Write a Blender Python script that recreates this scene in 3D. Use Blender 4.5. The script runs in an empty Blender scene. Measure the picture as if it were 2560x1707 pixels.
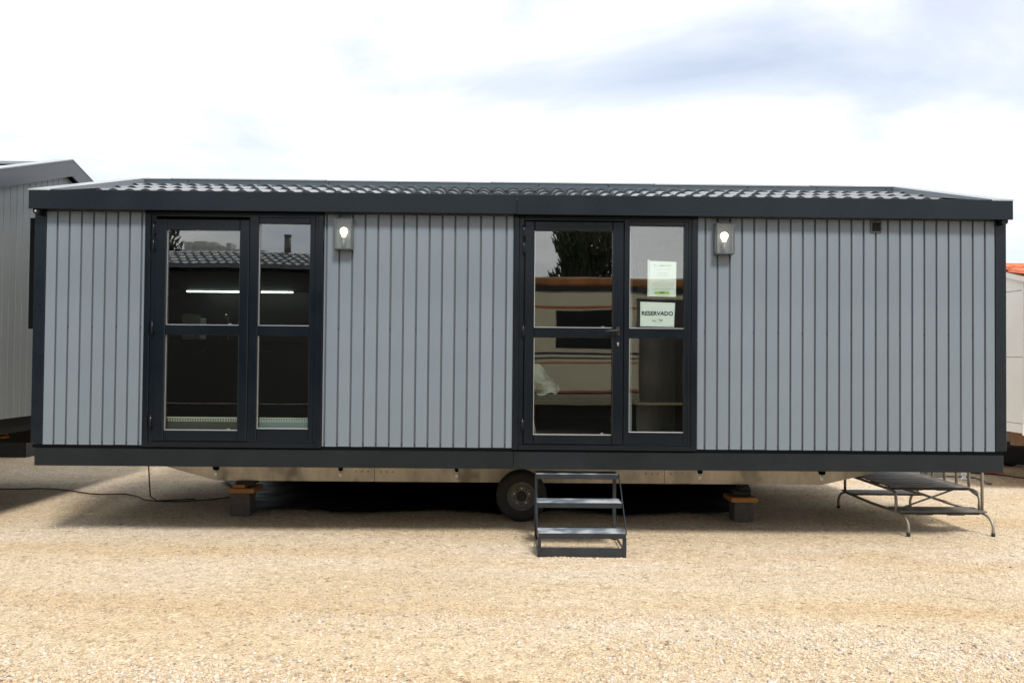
import bpy, math, random
import numpy as np
from mathutils import Vector, Matrix

# ------------------------------------------------------------------ camera, world, sun, exposure
scene = bpy.context.scene
COL = scene.collection
rnd = random.Random(7)
YAW, PITCH, ROLL = 0.01045, 0.0193, 0.0091
cam_d = bpy.data.cameras.new('camera')
cam_d.sensor_width = 36.0
cam_d.lens = 2066.0 / 2560.0 * 36.0
cam_d.clip_start = 0.05
cam_d.clip_end = 3000
cam = bpy.data.objects.new('camera', cam_d)
COL.objects.link(cam)
fw = Vector((math.sin(YAW) * math.cos(PITCH), math.cos(YAW) * math.cos(PITCH), math.sin(PITCH)))
rt = Vector((math.cos(YAW), -math.sin(YAW), 0))
up = rt.cross(fw)
r2 = rt * math.cos(ROLL) + up * math.sin(ROLL)
u2 = up * math.cos(ROLL) - rt * math.sin(ROLL)
m = Matrix((r2, u2, -fw)).transposed().to_4x4()
m.translation = Vector((0, -7.8, 1.75))
cam.matrix_world = m
scene.camera = cam

SUN_EL, SUN_AZ = math.radians(48), math.radians(165)     # azimuth clockwise from +y: veiled sun behind the camera, a little right
SKY_W = 16.44
world = bpy.data.worlds.new('World')
scene.world = world
world.use_nodes = True
wt = world.node_tree
wt.nodes.clear()


def wn(kind, **kw):
    n = wt.nodes.new(kind)
    for k, v in kw.items():
        setattr(n, k, v)
    return n


wo = wn('ShaderNodeOutputWorld')
bg = wn('ShaderNodeBackground')
sky = wn('ShaderNodeTexSky', sky_type='NISHITA', sun_disc=False, sun_elevation=SUN_EL, sun_rotation=SUN_AZ)
tc = wn('ShaderNodeTexCoord')
sep = wn('ShaderNodeSeparateXYZ')
wt.links.new(tc.outputs['Generated'], sep.inputs[0])
zz = wn('ShaderNodeMath', operation='MAXIMUM'); zz.inputs[1].default_value = 0.0
wt.links.new(sep.outputs[2], zz.inputs[0])
za = wn('ShaderNodeMath', operation='ADD'); za.inputs[1].default_value = 0.22
wt.links.new(zz.outputs[0], za.inputs[0])
dx = wn('ShaderNodeMath', operation='DIVIDE'); dy = wn('ShaderNodeMath', operation='DIVIDE')
wt.links.new(sep.outputs[0], dx.inputs[0]); wt.links.new(za.outputs[0], dx.inputs[1])
wt.links.new(sep.outputs[1], dy.inputs[0]); wt.links.new(za.outputs[0], dy.inputs[1])
cmb = wn('ShaderNodeCombineXYZ')
wt.links.new(dx.outputs[0], cmb.inputs[0]); wt.links.new(dy.outputs[0], cmb.inputs[1])
cmb.inputs[2].default_value = SKY_W
n1 = wn('ShaderNodeTexNoise'); n1.inputs['Scale'].default_value = 1.05; n1.inputs['Detail'].default_value = 6; n1.inputs['Roughness'].default_value = 0.52
n1.inputs['Distortion'].default_value = 0.35
mpw = wn('ShaderNodeMapping'); mpw.inputs['Location'].default_value = (0, -0.15, 0)
wt.links.new(cmb.outputs[0], mpw.inputs[0])
wt.links.new(mpw.outputs[0], n1.inputs['Vector'])
cr = wn('ShaderNodeValToRGB')           # thin places of the cloud deck: bluish grey; thick: white
cr.color_ramp.elements[0].position = 0.28; cr.color_ramp.elements[0].color = (0.68, 0.735, 0.85, 1)
cr.color_ramp.elements[1].position = 0.62; cr.color_ramp.elements[1].color = (1.10, 1.10, 1.10, 1)
e = cr.color_ramp.elements.new(0.39); e.color = (0.715, 0.765, 0.86, 1)
e = cr.color_ramp.elements.new(0.50); e.color = (0.83, 0.85, 0.87, 1)
wt.links.new(n1.outputs[0], cr.inputs[0])
skys = wn('ShaderNodeVectorMath', operation='SCALE'); skys.inputs[3].default_value = 0.1
wt.links.new(sky.outputs[0], skys.inputs[0])
crm = wn('ShaderNodeValToRGB')          # cloud cover
crm.color_ramp.elements[0].position = 0.22; crm.color_ramp.elements[0].color = (0.45, 0.45, 0.45, 1)
crm.color_ramp.elements[1].position = 0.46; crm.color_ramp.elements[1].color = (1, 1, 1, 1)
wt.links.new(n1.outputs[0], crm.inputs[0])
mx = wn('ShaderNodeMix', data_type='RGBA')
wt.links.new(crm.outputs[0], mx.inputs[0]); wt.links.new(skys.outputs[0], mx.inputs[6]); wt.links.new(cr.outputs[0], mx.inputs[7])
wt.links.new(mx.outputs[2], bg.inputs[0])
bg.inputs[1].default_value = 1.0
wt.links.new(bg.outputs[0], wo.inputs[0])

sun_d = bpy.data.lights.new('sun', 'SUN')
sun_d.energy = 3.0
sun_d.angle = math.radians(12)
sun_d.color = (1.0, 0.95, 0.87)
sun = bpy.data.objects.new('sun', sun_d)
COL.objects.link(sun)
sdir = Vector((math.sin(SUN_AZ) * math.cos(SUN_EL), math.cos(SUN_AZ) * math.cos(SUN_EL), math.sin(SUN_EL)))
sun.rotation_euler = sdir.to_track_quat('Z', 'Y').to_euler()
sun.location = sdir * 30

scene.view_settings.view_transform = 'Standard'
scene.view_settings.look = 'None'
scene.view_settings.exposure = 0.42
scene.view_settings.gamma = 1.0
scene.cycles.max_bounces = 8
scene.cycles.transparent_max_bounces = 16
scene.cycles.use_denoising = True


# ------------------------------------------------------------------ materials
def new_mat(name):
    mt = bpy.data.materials.new(name)
    mt.use_nodes = True
    nt = mt.node_tree
    return mt, nt, nt.nodes['Principled BSDF']


def mat(name, col, rough=0.5, metal=0.0, var=0.0, vscale=3.0, bump=0.0, bscale=60.0, spec=0.5, stretch=None, col2=None, rvar=0.0):
    mt, nt, b = new_mat(name)
    b.inputs['Base Color'].default_value = (*col, 1)
    b.inputs['Roughness'].default_value = rough
    b.inputs['Metallic'].default_value = metal
    b.inputs['Specular IOR Level'].default_value = spec
    if var or bump or rvar:
        t = nt.nodes.new('ShaderNodeTexCoord')
        mp = nt.nodes.new('ShaderNodeMapping')
        if stretch:
            mp.inputs['Scale'].default_value = stretch
        nt.links.new(t.outputs['Object'], mp.inputs[0])
    if var or rvar:
        n = nt.nodes.new('ShaderNodeTexNoise')
        n.inputs['Scale'].default_value = vscale; n.inputs['Detail'].default_value = 6; n.inputs['Roughness'].default_value = 0.6
        nt.links.new(mp.outputs[0], n.inputs['Vector'])
        oi = nt.nodes.new('ShaderNodeObjectInfo')
        if var:
            mi = nt.nodes.new('ShaderNodeMix'); mi.data_type = 'RGBA'
            c2 = col2 or tuple(min(1, c * (1 + var)) for c in col)
            c1 = col if col2 else tuple(c * (1 - var) for c in col)
            rp = nt.nodes.new('ShaderNodeMapRange'); rp.inputs[1].default_value = 0.3; rp.inputs[2].default_value = 0.7
            nt.links.new(n.outputs[0], rp.inputs[0])
            nt.links.new(rp.outputs[0], mi.inputs[0])
            mi.inputs[6].default_value = (*c1, 1); mi.inputs[7].default_value = (*c2, 1)
            hv = nt.nodes.new('ShaderNodeHueSaturation')
            mr = nt.nodes.new('ShaderNodeMapRange')
            mr.inputs[3].default_value = 1 - var * 0.5; mr.inputs[4].default_value = 1 + var * 0.5
            nt.links.new(oi.outputs['Random'], mr.inputs[0])
            nt.links.new(mr.outputs[0], hv.inputs['Value'])
            nt.links.new(mi.outputs[2], hv.inputs['Color'])
            nt.links.new(hv.outputs[0], b.inputs['Base Color'])
        if rvar:
            rr = nt.nodes.new('ShaderNodeMapRange')
            rr.inputs[1].default_value = 0.3; rr.inputs[2].default_value = 0.7
            rr.inputs[3].default_value = max(0.02, rough - rvar); rr.inputs[4].default_value = min(1, rough + rvar)
            nt.links.new(n.outputs[0], rr.inputs[0]); nt.links.new(rr.outputs[0], b.inputs['Roughness'])
    if bump:
        nb = nt.nodes.new('ShaderNodeTexNoise'); nb.inputs['Scale'].default_value = bscale; nb.inputs['Detail'].default_value = 4
        nt.links.new(mp.outputs[0], nb.inputs['Vector'])
        bp = nt.nodes.new('ShaderNodeBump'); bp.inputs['Strength'].default_value = bump; bp.inputs['Distance'].default_value = 0.01
        nt.links.new(nb.outputs[0], bp.inputs['Height']); nt.links.new(bp.outputs[0], b.inputs['Normal'])
    return mt


def emit(name, col, s):
    mt, nt, b = new_mat(name)
    b.inputs['Base Color'].default_value = (*col, 1)
    b.inputs['Emission Color'].default_value = (*col, 1)
    b.inputs['Emission Strength'].default_value = s
    return mt


def glass_mat(name, f0=0.14, tint=(0.86, 0.9, 0.88)):
    mt = bpy.data.materials.new(name); mt.use_nodes = True
    nt = mt.node_tree; nt.nodes.clear()
    o = nt.nodes.new('ShaderNodeOutputMaterial')
    tr = nt.nodes.new('ShaderNodeBsdfTransparent'); tr.inputs[0].default_value = (*tint, 1)
    gl = nt.nodes.new('ShaderNodeBsdfGlossy'); gl.inputs['Roughness'].default_value = 0.0
    gl.inputs[0].default_value = (1, 1, 1, 1)
    tcw = nt.nodes.new('ShaderNodeTexCoord'); nzw = nt.nodes.new('ShaderNodeTexNoise'); nzw.inputs['Scale'].default_value = 2.2; nzw.inputs['Detail'].default_value = 1
    nt.links.new(tcw.outputs['Object'], nzw.inputs['Vector'])
    bw = nt.nodes.new('ShaderNodeBump'); bw.inputs['Strength'].default_value = 0.5; bw.inputs['Distance'].default_value = 0.0011
    nt.links.new(nzw.outputs[0], bw.inputs['Height']); nt.links.new(bw.outputs[0], gl.inputs['Normal'])
    ge = nt.nodes.new('ShaderNodeNewGeometry')
    dt = nt.nodes.new('ShaderNodeVectorMath'); dt.operation = 'DOT_PRODUCT'
    nt.links.new(ge.outputs['Incoming'], dt.inputs[0]); nt.links.new(ge.outputs['Normal'], dt.inputs[1])
    ab = nt.nodes.new('ShaderNodeMath'); ab.operation = 'ABSOLUTE'
    nt.links.new(dt.outputs['Value'], ab.inputs[0])
    om = nt.nodes.new('ShaderNodeMath'); om.operation = 'SUBTRACT'; om.inputs[0].default_value = 1; om.use_clamp = True
    nt.links.new(ab.outputs[0], om.inputs[1])
    pw = nt.nodes.new('ShaderNodeMath'); pw.operation = 'POWER'; pw.inputs[1].default_value = 5
    nt.links.new(om.outputs[0], pw.inputs[0])
    ma = nt.nodes.new('ShaderNodeMath'); ma.operation = 'MULTIPLY_ADD'; ma.inputs[1].default_value = 1 - f0; ma.inputs[2].default_value = f0
    nt.links.new(pw.outputs[0], ma.inputs[0])
    ms = nt.nodes.new('ShaderNodeMixShader')
    nt.links.new(ma.outputs[0], ms.inputs[0]); nt.links.new(tr.outputs[0], ms.inputs[1]); nt.links.new(gl.outputs[0], ms.inputs[2])
    nt.links.new(ms.outputs[0], o.inputs[0])
    return mt


M = {}
M['board'] = mat('siding_grey', (0.138, 0.170, 0.202), 0.38, var=0.085, vscale=1.3, stretch=(2, 2, 0.7), bump=0.12, bscale=2.5, rvar=0.06)
M['backing'] = mat('siding_groove', (0.062, 0.075, 0.088), 0.5, var=0.06)
M['anth'] = mat('anthracite_paint', (0.005, 0.009, 0.0135), 0.28, var=0.15, vscale=2.0, rvar=0.07, spec=0.28, bump=0.25, bscale=1.7)
M['frame'] = mat('door_frame_paint', (0.0045, 0.0075, 0.0115), 0.22, var=0.10, vscale=2.0, rvar=0.05, spec=0.3)
M['skirt'] = mat('skirt_paint', (0.009, 0.0125, 0.0155), 0.38, var=0.25, vscale=1.5, rvar=0.08, spec=0.25, bump=0.25, bscale=2.2)
M['black'] = mat('matt_black', (0.008, 0.008, 0.009), 0.6)
M['soffit'] = mat('soffit_dark', (0.005, 0.006, 0.007), 0.8, spec=0.0)
M['tile'] = mat('tile_anthracite', (0.050, 0.056, 0.063), 0.28, var=0.25, vscale=6, rvar=0.08)
M['tile'].node_tree.nodes['Principled BSDF'].inputs['Coat Weight'].default_value = 0.75
M['tile'].node_tree.nodes['Principled BSDF'].inputs['Coat Roughness'].default_value = 0.12
M['trim'] = mat('roof_trim', (0.27, 0.30, 0.32), 0.28, var=0.05, rvar=0.06)
M['flash'] = mat('ridge_flashing', (0.045, 0.065, 0.085), 0.35, var=0.1)
M['glass'] = glass_mat('window_glass')
M['lampglass'] = glass_mat('lamp_glass', 0.05, (0.93, 0.95, 0.94))
M['alu'] = mat('aluminium', (0.55, 0.56, 0.56), 0.35, metal=0.8)
M['steel'] = mat('bolt_steel', (0.60, 0.58, 0.52), 0.45, metal=0.2)
M['beam'] = mat('galvanised_beam', (0.62, 0.57, 0.47), 0.55, metal=0.0, var=0.28, vscale=5, stretch=(1, 1, 0.5), bump=0.05)
_nt = M['beam'].node_tree
_b = _nt.nodes['Principled BSDF']
_src = _b.inputs['Base Color'].links[0].from_socket
_t = _nt.nodes.new('ShaderNodeTexCoord'); _n = _nt.nodes.new('ShaderNodeTexNoise'); _n.inputs['Scale'].default_value = 2.6; _n.inputs['Detail'].default_value = 2
_nt.links.new(_t.outputs['Object'], _n.inputs['Vector'])
_r = _nt.nodes.new('ShaderNodeMapRange'); _r.inputs[1].default_value = 0.60; _r.inputs[2].default_value = 0.72; _r.inputs[4].default_value = 0.7
_nt.links.new(_n.outputs[0], _r.inputs[0])
_m = _nt.nodes.new('ShaderNodeMix'); _m.data_type = 'RGBA'; _m.inputs[7].default_value = (0.10, 0.085, 0.065, 1)
_nt.links.new(_r.outputs[0], _m.inputs[0]); _nt.links.new(_src, _m.inputs[6]); _nt.links.new(_m.outputs[2], _b.inputs['Base Color'])
M['smudge'] = mat('oily_smudge', (0.10, 0.085, 0.065), 0.5, var=0.3, vscale=20)
M['rubber'] = mat('tyre_rubber', (0.013, 0.013, 0.013), 0.75, var=0.3, vscale=20, bump=0.1)
M['rim'] = mat('wheel_rim', (0.10, 0.097, 0.088), 0.55, var=0.25, vscale=12)
M['wood_orange'] = mat('formwork_plank', (0.30, 0.14, 0.035), 0.6, var=0.2, vscale=8, stretch=(1, 6, 6))
M['concrete'] = mat('concrete_block', (0.085, 0.078, 0.074), 0.9, var=0.2, vscale=25, bump=0.3)
M['stepmetal'] = mat('step_paint', (0.013, 0.018, 0.024), 0.36, var=0.25, vscale=10, rvar=0.1)
M['tube'] = mat('weathered_tube', (0.26, 0.24, 0.20), 0.42, metal=0.35, var=0.25, vscale=12)
M['slat'] = mat('dark_deck_slat', (0.10, 0.088, 0.075), 0.45, var=0.4, vscale=9, stretch=(1, 8, 8))
M['shade_black'] = mat('shade_sheet_black', (0.006, 0.006, 0.007), 0.6, spec=0.04)  # near-black, so the added ground sheet stands in for deep shade
M['cable'] = mat('black_cable', (0.010, 0.010, 0.011), 0.5)
M['lampbody'] = mat('lamp_grey', (0.07, 0.08, 0.085), 0.4, metal=0.3, var=0.1)
M['bulb'] = emit('lit_bulb', (1.0, 0.84, 0.55), 2.6)
M['bulbbase'] = mat('bulb_base', (0.5, 0.5, 0.48), 0.4, metal=0.3)
M['lampback'] = mat('lamp_back', (0.12, 0.13, 0.135), 0.35)
M['paper'] = mat('paper', (0.86, 0.89, 0.89), 0.7)
M['ink'] = mat('ink', (0.02, 0.025, 0.03), 0.7)
M['inkgrey'] = mat('ink_grey', (0.36, 0.39, 0.40), 0.7)
M['inkpale'] = mat('ink_pale', (0.58, 0.62, 0.63), 0.7)
M['green'] = mat('print_green', (0.42, 0.62, 0.10), 0.7)
M['greenpale'] = mat('print_green_pale', (0.55, 0.68, 0.50), 0.7)
M['led'] = emit('led_strip', (0.95, 1.0, 0.90), 5.0)
M['cab'] = mat('kitchen_front', (0.028, 0.031, 0.033), 0.4, var=0.1)
M['wallin'] = mat('interior_wall', (0.10, 0.105, 0.10), 0.7, var=0.08)
M['wallbrown'] = mat('interior_door_brown', (0.055, 0.042, 0.032), 0.6, var=0.25, vscale=5, stretch=(6, 6, 1))
M['floorin'] = mat('interior_floor', (0.14, 0.125, 0.105), 0.5, var=0.15, vscale=6)
M['carton'] = mat('carton', (0.50, 0.53, 0.51), 0.8, var=0.1)
M['chrome'] = mat('chrome', (0.8, 0.8, 0.8), 0.12, metal=1.0)
M['cloth'] = mat('white_cloth', (0.34, 0.38, 0.36), 0.8, var=0.1, vscale=8)
M['stick'] = mat('broom_stick', (0.42, 0.33, 0.24), 0.6, var=0.15)
M['sheet'] = mat('fluted_sheet', (0.26, 0.31, 0.33), 0.5, var=0.1)
M['bead'] = mat('fluted_edge', (0.85, 0.84, 0.72), 0.35)
M['nboard'] = mat('neighbour_siding', (0.30, 0.325, 0.335), 0.50, metal=0.1, var=0.06, vscale=2, rvar=0.06)
M['nfascia'] = mat('neighbour_fascia', (0.070, 0.080, 0.094), 0.35, var=0.06)
M['ndark'] = mat('neighbour_chassis', (0.012, 0.012, 0.012), 0.7, var=0.3)
M['redlens'] = mat('red_lens', (0.45, 0.03, 0.015), 0.4)
M['white'] = mat('white_cladding', (0.86, 0.86, 0.83), 0.5, var=0.04, vscale=2)
M['terra'] = mat('terracotta_tile', (0.62, 0.17, 0.07), 0.6, var=0.22, vscale=9, bump=0.1)
M['brownwood'] = mat('brown_wood', (0.16, 0.09, 0.05), 0.7, var=0.25, vscale=7)
M['orange'] = mat('orange_plastic', (0.80, 0.13, 0.02), 0.4)
M['whitepl'] = mat('white_plastic', (0.8, 0.8, 0.82), 0.4)
M['cream'] = mat('caravan_cream', (0.55, 0.52, 0.38), 0.4, var=0.06)
M['stripe'] = mat('caravan_stripe', (0.42, 0.11, 0.03), 0.4)
M['rust'] = mat('caravan_roof_edge', (0.38, 0.15, 0.04), 0.5, var=0.45, vscale=3)
M['darkglass'] = mat('caravan_window', (0.012, 0.012, 0.012), 0.1)
M['bark'] = mat('bark', (0.07, 0.05, 0.035), 0.9, var=0.3, vscale=10)
M['leaf'] = mat('cypress_leaf', (0.020, 0.030, 0.014), 0.8, var=0.3, vscale=2)
M['facade'] = mat('far_facade', (0.45, 0.47, 0.47), 0.7, var=0.1)
M['pipe'] = mat('flue_pipe', (0.06, 0.06, 0.055), 0.5)
M['box'] = mat('grey_box', (0.07, 0.07, 0.055), 0.7, var=0.2)


def checker_plate():
    mt, nt, b = new_mat('checker_plate')
    b.inputs['Base Color'].default_value = (0.10, 0.12, 0.14, 1)
    b.inputs['Roughness'].default_value = 0.30
    b.inputs['Metallic'].default_value = 0.1
    t = nt.nodes.new('ShaderNodeTexCoord')
    n = nt.nodes.new('ShaderNodeTexNoise'); n.inputs['Scale'].default_value = 6; n.inputs['Detail'].default_value = 5
    nt.links.new(t.outputs['Object'], n.inputs['Vector'])
    r = nt.nodes.new('ShaderNodeValToRGB')
    r.color_ramp.elements[0].position = 0.45; r.color_ramp.elements[0].color = (0.13, 0.16, 0.20, 1)
    r.color_ramp.elements[1].position = 0.62; r.color_ramp.elements[1].color = (0.46, 0.49, 0.52, 1)
    nt.links.new(n.outputs[0], r.inputs[0]); nt.links.new(r.outputs[0], b.inputs['Base Color'])
    return mt


M['checker'] = checker_plate()


def ground_mat():
    mt, nt, b = new_mat('sandy_gravel')
    b.inputs['Roughness'].default_value = 0.95
    b.inputs['Specular IOR Level'].default_value = 0.15
    t = nt.nodes.new('ShaderNodeTexCoord')

    def noise(scale, detail=5, rough=0.55, st=None):
        n = nt.nodes.new('ShaderNodeTexNoise')
        n.inputs['Scale'].default_value = scale; n.inputs['Detail'].default_value = detail; n.inputs['Roughness'].default_value = rough
        if st:
            mp = nt.nodes.new('ShaderNodeMapping'); mp.inputs['Scale'].default_value = st
            nt.links.new(t.outputs['Object'], mp.inputs[0]); nt.links.new(mp.outputs[0], n.inputs['Vector'])
        else:
            nt.links.new(t.outputs['Object'], n.inputs['Vector'])
        return n

    def ramp(src, stops):
        r = nt.nodes.new('ShaderNodeValToRGB')
        r.color_ramp.elements[0].position = stops[0][0]; r.color_ramp.elements[0].color = (*stops[0][1], 1)
        r.color_ramp.elements[1].position = stops[-1][0]; r.color_ramp.elements[1].color = (*stops[-1][1], 1)
        for p_, c_ in stops[1:-1]:
            e_ = r.color_ramp.elements.new(p_); e_.color = (*c_, 1)
        nt.links.new(src, r.inputs[0])
        return r

    def mixc(kind, fac, a, bb):
        mi = nt.nodes.new('ShaderNodeMix'); mi.data_type = 'RGBA'; mi.blend_type = kind
        if isinstance(fac, float):
            mi.inputs[0].default_value = fac
        else:
            nt.links.new(fac, mi.inputs[0])
        nt.links.new(a, mi.inputs[6]); nt.links.new(bb, mi.inputs[7])
        return mi.outputs[2]

    big = ramp(noise(0.55, 4, 0.55, (0.45, 1.6, 1)).outputs[0], [(0.30, (0.56, 0.435, 0.28)), (0.48, (0.60, 0.485, 0.34)), (0.68, (0.645, 0.55, 0.445))])
    mid = ramp(noise(9, 6, 0.65).outputs[0], [(0.28, (0.82, 0.80, 0.78)), (0.5, (1, 1, 1)), (0.72, (1.10, 1.10, 1.10))])
    c = mixc('MULTIPLY', 1.0, big.outputs[0], mid.outputs[0])
    v = nt.nodes.new('ShaderNodeTexVoronoi'); v.inputs['Scale'].default_value = 75
    nt.links.new(t.outputs['Object'], v.inputs['Vector'])
    sv = nt.nodes.new('ShaderNodeSeparateColor'); nt.links.new(v.outputs['Color'], sv.inputs[0])
    grain = ramp(sv.outputs[0], [(0.0, (0.45, 0.42, 0.40)), (0.10, (0.82, 0.80, 0.78)), (0.55, (1, 1, 1)), (0.86, (1.08, 1.1, 1.12)), (1.0, (1.35, 1.4, 1.5))])
    c = mixc('MULTIPLY', 1.0, c, grain.outputs[0])
    v2 = nt.nodes.new('ShaderNodeTexVoronoi'); v2.inputs['Scale'].default_value = 24
    nt.links.new(t.outputs['Object'], v2.inputs['Vector'])
    sv2 = nt.nodes.new('ShaderNodeSeparateColor'); nt.links.new(v2.outputs['Color'], sv2.inputs[0])
    g2 = ramp(sv2.outputs[1], [(0.0, (0.70, 0.66, 0.62)), (0.08, (1, 1, 1)), (0.9, (1, 1, 1)), (1.0, (1.18, 1.18, 1.2))])
    c = mixc('MULTIPLY', 1.0, c, g2.outputs[0])
    sx = nt.nodes.new('ShaderNodeSeparateXYZ'); nt.links.new(t.outputs['Object'], sx.inputs[0])
    wob = noise(0.35, 3, 0.5)
    yy_ = nt.nodes.new('ShaderNodeMath'); yy_.operation = 'MULTIPLY_ADD'; yy_.inputs[1].default_value = 1.6
    nt.links.new(wob.outputs[0], yy_.inputs[0]); nt.links.new(sx.outputs[1], yy_.inputs[2])
    wv_ = nt.nodes.new('ShaderNodeMath'); wv_.operation = 'MULTIPLY'; wv_.inputs[1].default_value = 4.1
    nt.links.new(yy_.outputs[0], wv_.inputs[0])
    sn = nt.nodes.new('ShaderNodeMath'); sn.operation = 'SINE'; nt.links.new(wv_.outputs[0], sn.inputs[0])
    brk = noise(0.8, 4, 0.6, (0.5, 2.0, 1))
    sm = nt.nodes.new('ShaderNodeMath'); sm.operation = 'MULTIPLY'; nt.links.new(sn.outputs[0], sm.inputs[0]); nt.links.new(brk.outputs[0], sm.inputs[1])
    band = ramp(sm.outputs[0], [(0.18, (1, 1, 1)), (0.48, (0.95, 0.90, 0.82))])
    c = mixc('MULTIPLY', 1.0, c, band.outputs[0])
    nt.links.new(c, b.inputs['Base Color'])
    bp = nt.nodes.new('ShaderNodeBump'); bp.inputs['Strength'].default_value = 0.75; bp.inputs['Distance'].default_value = 0.012
    ad = nt.nodes.new('ShaderNodeMath'); ad.operation = 'ADD'
    nt.links.new(v.outputs['Distance'], ad.inputs[0]); nt.links.new(noise(30, 6, 0.7).outputs[0], ad.inputs[1])
    nt.links.new(ad.outputs[0], bp.inputs['Height']); nt.links.new(bp.outputs[0], b.inputs['Normal'])
    return mt


def stone_mat():
    mt, nt, b = new_mat('pebbles')
    b.inputs['Roughness'].default_value = 0.9
    b.inputs['Specular IOR Level'].default_value = 0.2
    g = nt.nodes.new('ShaderNodeNewGeometry')
    r = nt.nodes.new('ShaderNodeValToRGB')
    els = [(0.0, (0.18, 0.13, 0.09)), (0.05, (0.32, 0.28, 0.24)), (0.14, (0.48, 0.37, 0.24)), (0.45, (0.58, 0.47, 0.33)), (0.75, (0.62, 0.53, 0.42)), (0.90, (0.52, 0.49, 0.46)), (1.0, (0.60, 0.56, 0.52))]
    r.color_ramp.elements[0].color = (*els[0][1], 1); r.color_ramp.elements[1].color = (*els[-1][1], 1)
    for p_, c_ in els[1:-1]:
        e_ = r.color_ramp.elements.new(p_); e_.color = (*c_, 1)
    nt.links.new(g.outputs['Random Per Island'], r.inputs[0])
    nt.links.new(r.outputs[0], b.inputs['Base Color'])
    return mt


M['ground'] = ground_mat()
M['stone'] = stone_mat()


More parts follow.
